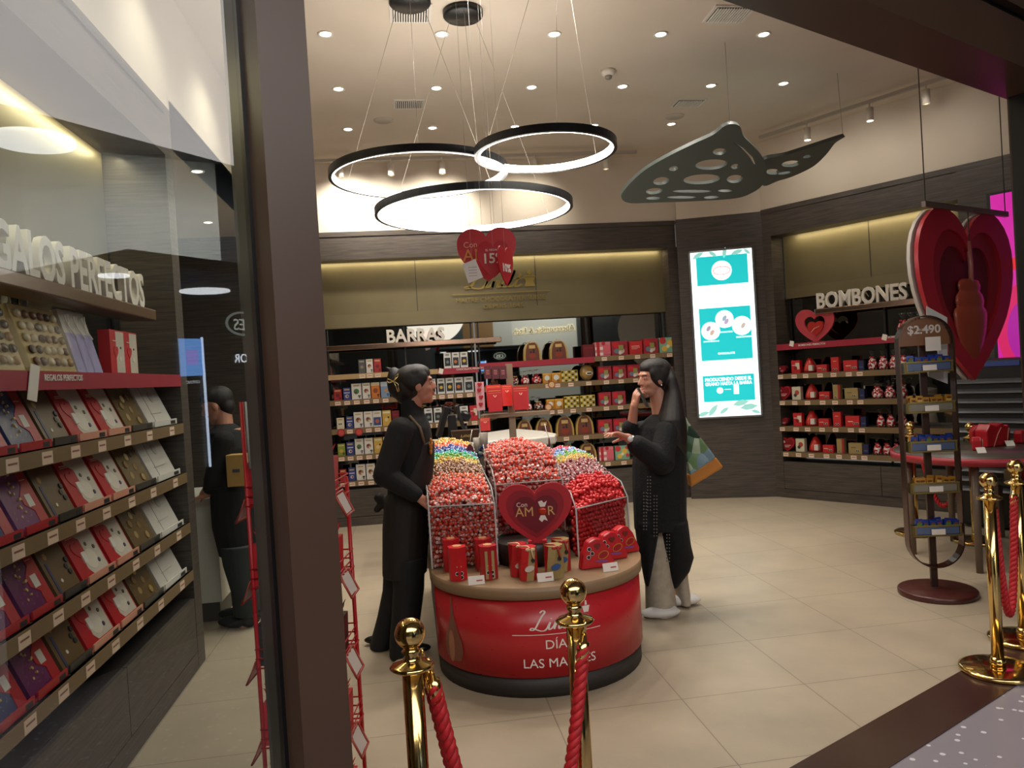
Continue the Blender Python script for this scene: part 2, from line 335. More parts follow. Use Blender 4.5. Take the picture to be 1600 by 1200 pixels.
# storefront: pillar, header, right jamb, glass pane
xl = FS.px(437, 600, -.233)[0]
m = MB(); m.box(xl, -.303, -.233, -.13, 0, 3.6, BROWN); m.box(xl-.008, xl+.1, -.13, -.1, 0, 3.6, BLACK)
m.box(xl-.004, -.303, -.1, 0, 0, 3.6, M('#5b5750', .35, .3)); struct('trim_8', m, loc=FS.w(0, 0), rz=FS.r)
m = MB(); m.box(-6, 9, -.25, 0, 2.83, 3.05, BROWN); m.box(-6, 9, -.23, 0, 3.05, 3.09, BLACK); m.box(-6, 9, -.27, 0, 3.09, 4.3, BROWN); struct('trim_9', m, loc=FS.w(0, 0), rz=FS.r)
m = MB(); m.box(3.63, 3.78, -.233, 0, 0, 2.83, BROWN); m.box(3.6, 3.63, -.1, -.02, 0, 2.83, BLACK); struct('trim_10', m, loc=FS.w(0, 0), rz=FS.r)
m = MB(); m.box(-3.4, xl+.0, -.121, -.111, .01, 2.83, GLASS); struct('window_1', m, loc=FS.w(0, 0), rz=FS.r)
m = MB(); m.box(3.78, 8, -.121, -.111, .01, 2.83, GLASS); struct('window_2', m, loc=FS.w(0, 0), rz=FS.r)
# outer right part of the shop behind the frame
m = MB(); m.box(5.95, 6.1, -3, 0, 0, CZ, WOODX); struct('wall_right', m, loc=FR.w(0, 0), rz=FR.r)
# ================================================================ MALL OPPOSITE (seen in the mirrors and in the glass)
FM = Frame(0, -6.99, 26.9)
def mall(x0, x1, z0, z1, mat, y=0., d=.1):
    q = MB(); q.box(x0, x1, y-d, y, z0, z1, mat); return q
for k, (x0, x1, z0, z1, c) in enumerate([(-9, .9, 0, 4.4, '#4b4d4c'), (.9, 2.0, 0, 4.4, '#3a4a4c'), (2.0, 3.0, 0, 4.4, '#8a6a3c'), (3.0, 3.6, 0, 4.4, '#b9bdb6'),
        (3.6, 5.6, 0, 4.4, '#c9cdc4'), (5.6, 7.5, 0, 4.4, '#25282a'), (7.5, 14, 0, 4.4, '#5c6470')]):
    struct('wall_front', mall(x0, x1, z0, z1, M(c, .5)), loc=FM.w(0, 0), rz=FM.r)
def mall_text(t, x, z, size, mat, **kw):           # faces the shop: +y side of the mall wall
    o = put('letters', text_mesh(t, size, mat, **kw)); o.location = FM.w(x, .03, z); o.rotation_euler = (0, 0, FM.r+PI); return o
o = mall_text('Abercrombie & Fitch', 4.6, 2.72, .235, M('#2a2a24', .4), ext=.01, space=.95); tag(o, 'dark backlit shop lettering on pale wall across the mall, seen mirrored behind shelves', 'sign')
g = put('glow_letters', text_mesh('Abercrombie & Fitch', .235, M('#fff2cc', .5, emit=3), ext=.004, bold=.05, space=.95), o); g.location = (0, .008, 0)
lamp('mall_fill', 'AREA', FM.w(4.6, 1.4, 3.9), 60, (1, 1, .95), to=FM.w(4.6, 0, 2.4), shape='RECTANGLE', size=2, size_y=.3)  # wash light added to brighten the pale wall; no known fitting
# ================================================================ CEILING FITTINGS
def downlight_mb():
    q = MB(); q.lathe([(.052, 0), (.052, -.006), (.04, -.006), (.036, .0)], M('#e9e4dc', .4), 24); q.lathe([(.0, .001), (.036, .001), (.036, -.002), (0, -.002)][::-1], M('#fff3df', .5, emit=14), 24)
    return q
dm = downlight_mb().mesh('downlight'); rown = ['row nearest the back wall', 'middle row', 'row nearest the entrance', 'row']
for i, (x, y) in enumerate(DOWN):
    if (x, y) in [(xx, 4.28) for xx in (.4, 1.18, 1.96, 2.74)]: continue
    o = put('ceiling_downlight', dm, loc=(x, y, CZ-.002))
    r = {5.26: 'front row', 6.235: 'middle row', 7.22: 'back row', 6.2: 'middle row'}[y]
    k = ['leftmost', 'second from left', 'third from left', 'fourth from left', 'fifth from left'][i % 5] if i < 15 else 'rightmost, sixth from left'
    if i == 9: k = 'fifth from left, beside smoke'
    tag(o, 'small round white downlight, %s in the %s' % (k.replace(', beside smoke', ''), r), 'ceiling light', 'recessed downlights in the ceiling')
for p, lb in ((onz(308, 267, 3.16), 'nearer the glass'), (onz(325, 347, 3.16), 'nearer the back wall')):
    o = put('ceiling_downlight', dm, loc=(p.x, p.y, 3.158)); tag(o, 'small downlight in the low side soffit, %s' % lb, 'ceiling light', 'downlights in the side soffit')
def vent(x, y, sx, sy, lb):
    t = thing('ceiling_vent', lb, 'vent', (x, y, CZ))
    q = MB(); q.box(-sx/2, sx/2, -sy/2, sy/2, -.008, 0, M('#d8d2c8', .5)); put('frame', q, t)
    q = MB(); n = 14
    for i in range(n):
        xx = -sx/2+.02+(sx-.04)*(i+.5)/n; q.box(xx-.004, xx+.004, -sy/2+.02, sy/2-.02, -.02, -.008, M('#e4dfd6', .5))
    q.box(-sx/2+.02, sx/2-.02, -sy/2+.02, sy/2-.02, -.012, -.009, M('#37342f', .8)); put('louvers', q, t)
vent(.17, 4.96, .27, .25, 'white ceiling vent beside the black canopy at the top edge of the photo')
vent(.165, 6.59, .27, .2, 'white slatted ceiling vent between the left downlight rows')
vent(2.34, 4.95, .3, .24, 'white ceiling vent half hidden by the brown header')
vent(2.695, 6.64, .28, .2, 'white ceiling vent above the butterfly ornament')
t = thing('smoke_detector', 'round white smoke detector on the ceiling right of the rings', 'smoke detector', (1.74, 5.905, CZ))
q = MB(); q.lathe([(0, -.045), (.04, -.045), (.055, -.03), (.06, 0)], M('#ddd6ca', .5)); put('body', q, t)
q = MB(); q.lathe([(0, -.07), (.02, -.07), (.028, -.06), (.028, -.044)], M('#8f8a80', .5), 14); put('sensor', q, t)
for x, y, lb in ((-.067, 7.0, 'round flush white speaker in the ceiling above the left ring'), (2.697, 7.01, 'round flush white speaker in the ceiling above the butterfly')):
    q = MB(); q.lathe([(0, -.006), (.085, -.006), (.09, 0)], M('#c0b6a8', .7), 28); tag(put('ceiling_speaker', q, loc=(x, y, CZ)), lb, 'speaker')
def track(a, b, heads, lb, zt=3.909):
    a, b = Vector(a), Vector(b); t = thing('lighting_track', lb, 'track light', ((a.x+b.x)/2, (a.y+b.y)/2, zt)); o0 = t.location
    d = (b-a).normalized(); n = Vector((-d.y, d.x, 0))*.018; h = Vector((0, 0, .03))
    q = MB(); q.hexa([a-o0-n-h, b-o0-n-h, b-o0+n-h, a-o0+n-h], [a-o0-n, b-o0-n, b-o0+n, a-o0+n], M('#a9a196', .5)); put('rail', q, t)
    for k, (hp, on) in enumerate(heads):
        p = Vector(hp)-o0
        q = MB(); q.lathe([(.032, -.17), (.034, -.05), (.02, -.045)], M('#d5cec2', .45), 18, c=p); q.tube([p, p+Vector((0, 0, -.05))], .008, M('#d5cec2', .45))
        s = put('lamp_head', q, t)
        q = MB(); q.lathe([(0, -.172), (.028, -.172)], M('#fff0d6', .5, emit=6 if on else .4), 18, c=p); put('lens', q, s)
track((-1.1, 8.02, 3.86), (2.6, 7.93, 3.86), [((-.55, 7.99, 3.84), 0), ((-.03, 7.98, 3.84), 0), ((.5, 7.96, 3.84), 0), ((1.48, 7.95, 3.84), 0), ((2.25, 7.93, 3.84), 0)], 'white lighting track with small spot heads along the back wall')
track((3.8, 7.5, 3.86), (4.9, 5.6, 3.86), [((4.07, 7.05, 3.84), 1), ((4.38, 6.5, 3.84), 1), ((4.63, 6.07, 3.84), 0)], 'white lighting track with spot heads along the right wall')
# ring pendants
def ring(cx, cy, cz, R, can, lb):
    t = thing('ring_pendant_light', lb, 'pendant light', (cx, cy, cz)); n = 72
    P = lambda r, z: [(r*math.cos(2*PI*k/n), r*math.sin(2*PI*k/n), z) for k in range(n)]
    def band(r0, r1, z0, z1, mat):
        q = MB(); a = P(r0, z0)+P(r1, z0)+P(r1, z1)+P(r0, z1); f = []
        for k in range(n):
            j = (k+1) % n
            for s in range(4): u = (s+1) % 4; f.append((s*n+k, u*n+k, u*n+j, s*n+j))
        q.add(a, f, mat, False); return q
    put('hoop', band(R-.008, R+.012, -.022, .022, M('#22262b', .35)), t)
    put('light_strip', band(R-.02, R-.0085, -.02, .018, M('#fff6e6', .5, emit=14)), t)
    cxx, cyy = can; q = MB()
    q.lathe([(0, -.0), (.13, 0), (.13, -.035), (.12, -.045), (0, -.045)][::-1], M('#121214', .4), 28, c=(cxx-cx, cyy-cy, CZ-cz)); put('canopy', q, t)
    for k in range(3):
        a = 2*PI*k/3+.5; q = MB(); q.tube([(R*math.cos(a), R*math.sin(a), .02), (cxx-cx+.1*math.cos(a), cyy-cy+.1*math.sin(a), CZ-cz-.045)], .0013, M('#b7b0a5', .4), 5); put('wire', q, t)
p = zat(655, 272, .155, 4.796); ring(p.x, p.y, p.z, .545, (.163, 4.77), 'large black ring lamp at left, level with the ring behind its right edge')
p = zat(741, 328, .501, 4.933); ring(p.x, p.y, p.z, .63, (.506, 4.933), 'largest and lowest black ring lamp with bright inner strip')
p = zat(852, 235, .93, 4.25); ring(p.x, p.y, p.z, .395, (.98, 4.3), 'smallest and highest black ring lamp, at right')
l = lamp('ring_lamp', 'POINT', (.5, 4.93, 2.6), 45, (1, .95, .88)); l.data.shadow_soft_size = .5
# butterfly ornament
GREY = M('#56605b', .5)
def plane3(a, b, c):
    a, b, c = Vector(a), Vector(b), Vector(c); n = (b-a).cross(c-a).normalized()
    return a, n
def wing(pl, outs, th=.03):
    a, n = pl
    def hit(u, v): d = ray(u, v); return CP+d*((a-CP).dot(n)/d.dot(n))
    ex = (hit(*outs[0][1])-hit(*outs[0][0])).normalized(); ey = n.cross(ex)
    P = [[((hit(u, v)-a).dot(ex), (hit(u, v)-a).dot(ey)) for u, v in o] for o in outs]
    me = shape_mesh(P, th/2, GREY); me.transform(Matrix.Rotation(-PI/2, 4, 'X'))
    me.transform(Matrix(((ex.x, ey.x, n.x, a.x), (ex.y, ey.y, n.y, a.y), (ex.z, ey.z, n.z, a.z), (0, 0, 0, 1)))); return me
def smooth_loop(P, n=6):
    o = []
    for i in range(len(P)):
        p0, p1, p2, p3 = P[i-1], P[i], P[(i+1) % len(P)], P[(i+2) % len(P)]
        for k in range(n):
            t = k/n; o.append(tuple(.5*((2*p1[j])+(-p0[j]+p2[j])*t+(2*p0[j]-5*p1[j]+4*p2[j]-p3[j])*t*t+(-p0[j]+3*p1[j]-3*p2[j]+p3[j])*t**3) for j in (0, 1)))
    return o
def zo(P, ox, oy, s): return [(ox+x/s, oy+y/s) for x, y in P]
p1 = zat(1140, 192, 2.49, 5.39); p2 = at(972, 305, 6.1); p3 = at(1170, 306, 6.5)
o1 = smooth_loop(zo([(120, 505), (150, 445), (260, 340), (400, 255), (560, 175), (690, 115), (760, 62), (810, 46), (860, 62), (885, 125), (950, 190), (1005, 260), (1028, 350), (1000, 430), (930, 480), (830, 512), (600, 528), (330, 538), (170, 540)], 940, 180, 4))
hl = [(733, 219, 42, 21, -.1), (682, 300, 100, 32, -.08), (445, 325, 29, 15, -.2), (832, 313, 27, 16, -.1), (368, 403, 50, 24, -.15), (622, 392, 116, 31, -.06), (828, 390, 50, 25, -.1), (325, 466, 52, 19, -.1), (560, 467, 122, 9, 0), (768, 464, 45, 8, 0), (318, 511, 45, 9, 0), (496, 505, 92, 8, 0), (682, 505, 48, 8, -.05)]
holes = [circ(940+x/4, 180+y/4, rx/4, ry/4, 20, r) for x, y, rx, ry, r in hl]
slit = zo([(818, 158), (880, 195), (940, 255), (965, 310), (955, 310), (925, 260), (870, 203), (822, 166)], 940, 180, 4)
bt = thing('butterfly_ornament', 'grey-green perforated butterfly hanging from the ceiling by thin wires', 'ornament', (2.9, 5.7, 3.2))
def adopt(o, par):
    o.parent = par; o.matrix_parent_inverse = par.matrix_basis.inverted()
    if par.parent: o.matrix_parent_inverse = (par.parent.matrix_basis @ par.matrix_parent_inverse.inverted() @ par.matrix_basis).inverted() if False else par.matrix_basis.inverted() @ par.parent.matrix_basis.inverted()
    return o
adopt(put('wing', wing(plane3(p1, p2, p3), [o1]+holes+[slit])), bt)
q1 = at(1197, 247, 6.2); q2 = zat(1317, 212, 3.75, 6.0); q3 = at(1197, 288, 6.75)
o2 = smooth_loop(zo([(1000, 280), (1150, 240), (1300, 192), (1510, 125), (1455, 165), (1400, 235), (1320, 310), (1200, 370), (1100, 402), (1000, 428)], 940, 180, 4))
hl = [(1178, 295, 58, 20, -.1), (1066, 345, 45, 18, 0), (1280, 250, 27, 9, -.2), (1140, 352, 42, 8, -.15)]
adopt(put('wing', wing(plane3(q1, q2, q3), [o2]+[circ(940+x/4, 180+y/4, rx/4, ry/4, 16, r) for x, y, rx, ry, r in hl])), bt)
for a, b in ((p1, (p1.x, p1.y, CZ-.003)), (q2, (q2.x-.02, q2.y, CZ-.003))):
    q = MB(); q.tube([a, b], .002, M('#8a857c', .4), 5); adopt(put('wire', q), bt)
# ================================================================ PRODUCTS
def C(h, r=.45): return M(h, r)
_PM = {}
def deco(q, w, h, y, items, x0=0.):
    for i, it in enumerate(items):
        yy = y-.0009*(i+1)
        if it[0] == 'r': q.box(x0+(it[1]-.5)*w, x0+(it[2]-.5)*w, yy, y+.0005, it[3]*h, it[4]*h, C(it[5]))
        elif it[0] == 'c': q.prism([(x0+(it[1]-.5)*w+a, it[2]*h+b) for a, b in circ(0, 0, it[3]*w, None, 12)], yy, y+.0005, C(it[4]))
        elif it[0] == 'h': q.prism([(x0+(it[1]-.5)*w+a, it[2]*h+b) for a, b in heart(it[3]*w, it[3]*w, 24)], yy, y+.0005, C(it[4]))
def carton(w, h, d, base, items):
    k = (round(w, 3), round(h, 3), round(d, 3), base, str(items))
    if k in _PM: return _PM[k]
    q = MB(); c = min(.004, w*.06)
    q.prism([(-w/2+c, -d/2), (w/2-c, -d/2), (w/2, -d/2+c), (w/2, d/2-c), (w/2-c, d/2), (-w/2+c, d/2), (-w/2, d/2-c), (-w/2, -d/2+c)], 0, h, C(base), 'z')
    deco(q, w, h, -d/2, items); _PM[k] = q.mesh('carton'); return _PM[k]
DOTS = [('c', .72, .22, .07, '#1c1c1c'), ('c', .86, .22, .07, '#1c1c1c'), ('c', .79, .12, .07, '#1c1c1c')]
def seals(x, z, r): return [('c', x, z, r, '#e8e4dc'), ('c', x, z, r*.8, '#1b1b1b')]
BAR = {
 'white': ('#ddd9d0', [('r', .2, .8, .82, .9, '#b9a36a'), ('c', .5, .5, .28, '#9a6a50'), ('c', .42, .56, .12, '#5b3524'), ('c', .6, .42, .12, '#d8c3a6')]+DOTS),
 'whitegreen': ('#dedad2', [('r', .2, .8, .82, .9, '#b9a36a'), ('c', .5, .5, .28, '#4d7a4c'), ('c', .42, .42, .12, '#5b3524')]+DOTS),
 'red': ('#a82a2c', [('r', .15, .85, .8, .92, '#c9a36a'), ('c', .5, .45, .24, '#6b1a1a')]+DOTS),
 'blue': ('#3a4587', [('r', .1, .9, .55, .62, '#cfd2e6'), ('r', .15, .85, .8, .9, '#c9b26a'), ('c', .5, .3, .24, '#d9cfc4'), ('c', .55, .3, .14, '#6b4430')]),
 'orange': ('#c9742f', [('r', 0, 1, .8, 1, '#dccfa8'), ('c', .5, .48, .28, '#8a4a24')]+DOTS),
 'lightblue': ('#7d97b8', [('r', 0, 1, .72, 1, '#b9c3cc'), ('c', .6, .45, .2, '#c98a3c')]+DOTS),
 'yellow': ('#c9a24a', [('r', .1, .9, .8, .92, '#e5dcb8'), ('c', .45, .4, .22, '#d9c08a'), ('c', .7, .55, .1, '#1c1c1c')]),
 'cream': ('#ddd4b8', [('r', .2, .8, .8, .9, '#b59a52'), ('c', .35, .45, .1, '#1c1c1c'), ('c', .6, .45, .1, '#1c1c1c')]),
 'green': ('#8d9a3c', [('r', .1, .9, .8, .9, '#d9d3a0'), ('c', .5, .4, .25, '#c6a84c')]+DOTS),
 'bluebar': ('#dcd8cf', [('r', .08, .92, .08, .6, '#324a86'), ('c', .5, .35, .24, '#b0603c'), ('r', .2, .8, .82, .9, '#b9a36a')]),
 'grey': ('#5a5752', [('r', .15, .85, .8, .9, '#a7a29a'), ('c', .5, .45, .25, '#8a8378')]),
 'black': ('#dcdcd8', [('r', .12, .88, .14, .68, '#23262a'), ('c', .5, .4, .2, '#6f7a78'), ('r', .25, .75, .82, .9, '#77756f')]),
 'blackgold': ('#dcdcd8', [('r', .12, .88, .14, .68, '#23262a'), ('c', .5, .42, .22, '#d1ac3c'), ('r', .25, .75, .82, .9, '#77756f')]),
 'blackorange': ('#dcdcd8', [('r', .12, .88, .14, .68, '#23262a'), ('c', .45, .4, .22, '#bf6a30'), ('r', .25, .75, .82, .9, '#77756f')]),
 'stripe': ('#cf7f86', [('r', 0, .5, .05, .25, '#e9d8cf'), ('r', 0, .5, .45, .65, '#e9d8cf'), ('r', .1, .3, 0, 1, '#b3202e'), ('r', .55, 1, .1, .8, '#d2606e'), ('c', .55, .9, .12, '#b3202e')]),
 'multi': ('#9c2a34', [('c', .3, .3, .16, '#6b7686'), ('c', .6, .3, .18, '#c9b7a8'), ('c', .75, .6, .14, '#7a1d28'), ('c', .25, .7, .2, '#c4202a'), ('r', .42, .72, .35, .7, '#8d8c4c'), ('c', .5, .15, .1, '#d9d4cc')]),
 'redbox': ('#c02a2c', [('r', .15, .75, .6, .64, '#e5b5a8'), ('r', .15, .8, .5, .53, '#e5b5a8'), ('r', .15, .6, .4, .43, '#e5b5a8')]),
 'floral': ('#7fb096', [('c', .2, .8, .2, '#c4363a'), ('c', .65, .6, .2, '#dcb64c'), ('c', .85, .85, .13, '#c4363a'), ('c', .3, .25, .17, '#dcb64c'), ('c', .85, .3, .12, '#c4363a'), ('c', .5, .4, .1, '#dfe0c4')]),
 'orangebox': ('#c98a24', [('r', 0, 1, .85, 1, '#d9a440'), ('c', .5, .52, .3, '#d9dcd6'), ('r', .55, .85, .08, .3, '#8a6420')]),
 'mosaic': ('#cdb23c', [('r', i/5+.02, i/5+.14, j/4+.04, j/4+.17, '#2c2c28' if (i+j) % 2 else '#d9d6c4') for i in range(5) for j in range(4)]),
 'darkred': ('#6b141c', [('r', .1, .9, .7, .75, '#8c2a30')]),
 'redwhite': ('#c3262c', [('r', .5, .95, .3, .8, '#d9c8b4'), ('c', .5, .4, .2, '#8c1a20'), ('r', .1, .5, .6, .64, '#ece4da')]),
 'redlow': ('#c02a2c', [('r', .1, .5, .5, .6, '#e0b0a0')]+seals(.6, .35, .09)+seals(.8, .35, .09)),
 'redtall': ('#c42a2c', [('r', .3, .7, .7, .74, '#e0b890')]+seals(.35, .15, .12)+seals(.65, .15, .12)),
 'redwide': ('#c42a2c', [('r', .2, .55, .45, .52, '#e9d2b0')]+seals(.62, .3, .07)+seals(.76, .3, .07)+seals(.88, .3, .07)),
 'goldtall': ('#a08a5a', [('r', .7, 1, 0, 1, '#a3262c')]+seals(.35, .15, .12)),
 'goldwide': ('#a08a5a', [('r', .2, .55, .55, .62, '#6b5630')]+seals(.62, .3, .07)+seals(.76, .3, .07)),
 'navy': ('#23264a', [('r', .2, .8, .3, .4, '#54588a')]),
 'creambox': ('#cfc9b0', [('c', .6, .55, .26, '#b04a3a'), ('c', .4, .35, .18, '#3f3a34')]),
}
DESC = {'white': 'white bar box with nut picture', 'whitegreen': 'white bar box with green picture', 'red': 'red bar box', 'blue': 'dark blue bar box', 'orange': 'orange bar box',
 'lightblue': 'pale blue bar box', 'yellow': 'yellow bar box', 'cream': 'cream bar box', 'green': 'olive green bar box', 'bluebar': 'white and blue bar box', 'grey': 'grey bar box',
 'black': 'white bar box with black picture', 'blackgold': 'white bar box with gold picture', 'blackorange': 'white bar box with orange picture', 'stripe': 'pink striped gift box', 'multi': 'red patterned gift box',
 'redbox': 'plain red box', 'floral': 'green box with red and yellow flowers', 'orangebox': 'orange-yellow box with pale oval', 'mosaic': 'yellow box with black and white squares', 'darkred': 'dark red box',
 'redwhite': 'red and white box', 'redlow': 'low red box', 'redtall': 'tall narrow red box', 'redwide': 'wide red box', 'goldtall': 'tall gold box', 'goldwide': 'wide gold box', 'navy': 'navy blue box', 'creambox': 'cream box with red picture',
 'arch': 'arched brown and gold gift bag', 'pouch': 'cellophane pouch of red sweets', 'dpouch': 'cellophane pouch of dark sweets', 'egg': 'golden egg pack', 'cone': 'red cone-shaped pack', 'tin': 'red heart tin', 'sheart': 'small dark red heart pack'}
KIND = {'arch': ('gift_bag', 'gift bag'), 'pouch': ('sweets_pouch', 'bag of sweets'), 'dpouch': ('sweets_pouch', 'bag of sweets'), 'egg': ('chocolate_egg', 'chocolate egg'), 'cone': ('cone_pack', 'sweets box'), 'tin': ('heart_tin', 'heart tin'), 'sheart': ('heart_pack', 'sweets box')}
def lumpy(name, cols, scale):
    m = bpy.data.materials.new(name); m.use_nodes = True; nt = m.node_tree; b = nt.nodes['Principled BSDF']; L = nt.links.new
    tc = nt.nodes.new('ShaderNodeTexCoord'); vo = nt.nodes.new('ShaderNodeTexVoronoi'); vo.inputs['Scale'].default_value = scale
    sep = nt.nodes.new('ShaderNodeSeparateColor'); r = nt.nodes.new('ShaderNodeValToRGB'); r.color_ramp.interpolation = 'CONSTANT'
    while len(r.color_ramp.elements) < len(cols): r.color_ramp.elements.new(.5)
    for i, c in enumerate(cols): r.color_ramp.elements[i].position = i/len(cols); r.color_ramp.elements[i].color = lin(c)
    L(tc.outputs['Object'], vo.inputs[0]); L(vo.outputs['Color'], sep.inputs[0]); L(sep.outputs[0], r.inputs[0]); L(r.outputs[0], b.inputs['Base Color'])
    bp = nt.nodes.new('ShaderNodeBump'); bp.inputs['Strength'].default_value = .8; bp.inputs['Distance'].default_value = .01; bp.invert = True
    L(vo.outputs['Distance'], bp.inputs['Height']); L(bp.outputs[0], b.inputs['Normal']); b.inputs['Roughness'].default_value = .25; return m
SWEETS = lumpy('red_white_sweets', ['#c22830', '#e6d2cf', '#b01f28', '#d98a86', '#f0e6e2', '#8c1a22'], 60)
DSWEETS = lumpy('mixed_sweets', ['#3a2a26', '#8c2a30', '#c9a86a', '#4a5a7a', '#d9c9c4', '#5a2420'], 60)
def pouch_mesh(w, h, mat, bow='#b3202c'):
    k = ('pouch', round(w, 2), round(h, 2), mat.name)
    if k in _PM: return _PM[k]
    q = MB(); r = w/2; n = 14
    prof = [(r*.75, 0), (r*.98, h*.1), (r, h*.3), (r*.75, h*.5), (r*.2, h*.62)]
    q.lathe([(a, b) for a, b in prof], mat, n)
    q.lathe([(r*.2, h*.62), (r*.35, h*.75), (r*.75, h*.95), (r*.6, h), (0, h*.9)], CELLO, n)
    q.tube([(r*.24*math.cos(t), r*.24*math.sin(t), h*.62) for t in [i*PI/4 for i in range(8)]], .006, C(bow, .3), 6, True)
    for s in (-1, 1): q.ball((s*r*.3, -r*.28, h*.64), (r*.26, r*.1, r*.16), C(bow, .3), 8, 6)
    _PM[k] = q.mesh('pouch'); return _PM[k]
def arch_mesh(w, h):
    k = ('arch', round(w, 2), round(h, 2))
    if k in _PM: return _PM[k]
    def ol(s, hh): return [(-w*.5*s, 0), (w*.5*s, 0), (w*.5*s, hh*.3), (w*.46*s, hh*.6), (w*.34*s, hh*.88), (w*.2*s, hh), (-w*.2*s, hh), (-w*.34*s, hh*.88), (-w*.46*s, hh*.6), (-w*.5*s, hh*.3)]
    q = MB(); q.prism(ol(1, h), -.035, .035, C('#b89a50', .3)); q.prism(ol(.8, h*.97), -.039, -.034, C('#6b3a2a'))
    deco(q, w, h, -.039, [('r', .32, .68, .66, .84, '#c9ad6a'), ('c', .5, .25, .2, '#8c3420'), ('c', .42, .45, .06, '#222'*2+'2'[:0] if False else '#222222'), ('c', .58, .45, .06, '#222222'), ('c', .58, .56, .06, '#222222')])
    q.tube([(-w*.14, 0, h*.98), (-w*.1, 0, h*1.08), (w*.1, 0, h*1.08), (w*.14, 0, h*.98)], .004, C('#c9ad6a'), 6)
    _PM[k] = q.mesh('arch'); return _PM[k]
def egg_mesh(w, h):
    q = MB(); q.lathe([(0, 0)]+[(w/2*math.sin(PI*i/12)*(1-.12*math.cos(PI*i/12)*-1 if False else 1), h*(1-math.cos(PI*i/12))/2) for i in range(1, 12)]+[(0, h)], C('#a88648', .25), 20)
    for v in q.v[:]: pass
    q.v = [(x, y*.5, z) for x, y, z in q.v]; q.prism([(a, b) for a, b in circ(.02, h*.45, w*.25, w*.12, 16)], -w*.27, -w*.2, C('#e5dfd0')); q.box(-.004, w*.3, -w*.285, -w*.2, h*.4, h*.5, C('#2a2622')); return q.mesh('egg')
def cone_mesh(w, h):
    q = MB(); q.lathe([(w*.5, 0), (w*.5, h*.25), (w*.38, h*.6), (w*.2, h*.92), (w*.1, h), (0, h)], C('#c2281f', .3), 14)
    q.box(w*.1, w*.42, -w*.5, -w*.2, h*.12, h*.5, C('#d9cfc4')); q.tube([(-w*.05, -w*.5, h*.1), (-w*.1, -w*.45, h*.4), (w*.02, -w*.3, h*.7)], .003, C('#dba070'), 5); return q.mesh('cone')
def tin_mesh(w, h, c='#a81f2c'):
    q = MB(); q.prism(heart(w, h, 36, 0, h/2), -.025, .025, C(c, .3)); q.prism(heart(w*.8, h*.8, 36, 0, h/2), -.028, -.024, C('#7d1420', .3))
    deco(q, w, h, -.028, [('c', .3, .68, .08, '#d9b0a8'), ('r', .3, .75, .4, .46, '#d98a86'), ('r', .35, .65, .3, .34, '#e6c9c0')]); return q.mesh('tin')
ORD = ['leftmost', 'second from left', 'third from left', 'fourth from left', 'fifth from left', 'sixth from left', 'seventh from left', 'eighth from left', 'ninth from left', 'tenth from left', 'eleventh from left', 'twelfth from left', 'thirteenth from left', 'fourteenth from left', 'fifteenth from left']
def product(t, w, h, d):
    if t in BAR: return carton(w, h, d, BAR[t][0], BAR[t][1])
    if t == 'arch': return arch_mesh(w, h)
    if t == 'pouch': return pouch_mesh(w, h, SWEETS)
    if t == 'dpouch': return pouch_mesh(w, h, DSWEETS, '#c9b27a')
    if t == 'egg': return egg_mesh(w, h)
    if t == 'cone': return cone_mesh(w, h)
    if t == 'tin': return tin_mesh(w, h)
    if t == 'sheart': return tin_mesh(w, h, '#7d1a24')
def stand(frame, t, x, z, w, h, d, label, group, y=None, lean=0.):
    me = product(t, w, h, d); nm, cat = KIND.get(t, ('chocolate_box', 'chocolate box'))
    y = (.03+d/2) if y is None else y
    o = put(nm, me, loc=frame.w(x, y, z+.001), rz=frame.r)
    if lean: o.rotation_euler = (-lean, 0, frame.r)
    return tag(o, label, cat, group)
def row(frame, shelf, z, items, where, vref, group, dflt_h=.15, d=.06, tags=True):
    n = 0
    for it in items:
        t, u0, u1 = it[:3]; h = it[3] if len(it) > 3 else dflt_h
        xa, _ = frame.px(u0, vref, .03); xb, _ = frame.px(u1, vref, .03); w = (xb-xa)*.97
        dd = {'arch': .08, 'pouch': w, 'dpouch': w, 'cone': w, 'tin': .05, 'egg': w*.5, 'sheart': .05}.get(t, d)
        lb = '%s, %s, %s' % (DESC[t], ORD[n] if n < 15 else 'rightmost', where); n += 1
        stand(frame, t, (xa+xb)/2, z, w, h, dd, lb, group, y=.035+dd/2)
        if tags and shelf is not None and t not in ('pouch', 'dpouch'):
            q = TAGM; o = put('price_tag', q, shelf); o.location = ((xa+xb)/2, -.003, z-.032)
_q = MB(); _q.box(-.03, .03, -.002, 0, -.02, .02, TAG); _q.box(-.022, .022, -.0026, -.001, .0, .006, C('#8a5a4a')); TAGM = _q.mesh('price_tag')
TANBOARD = M('#7d6647', .45)
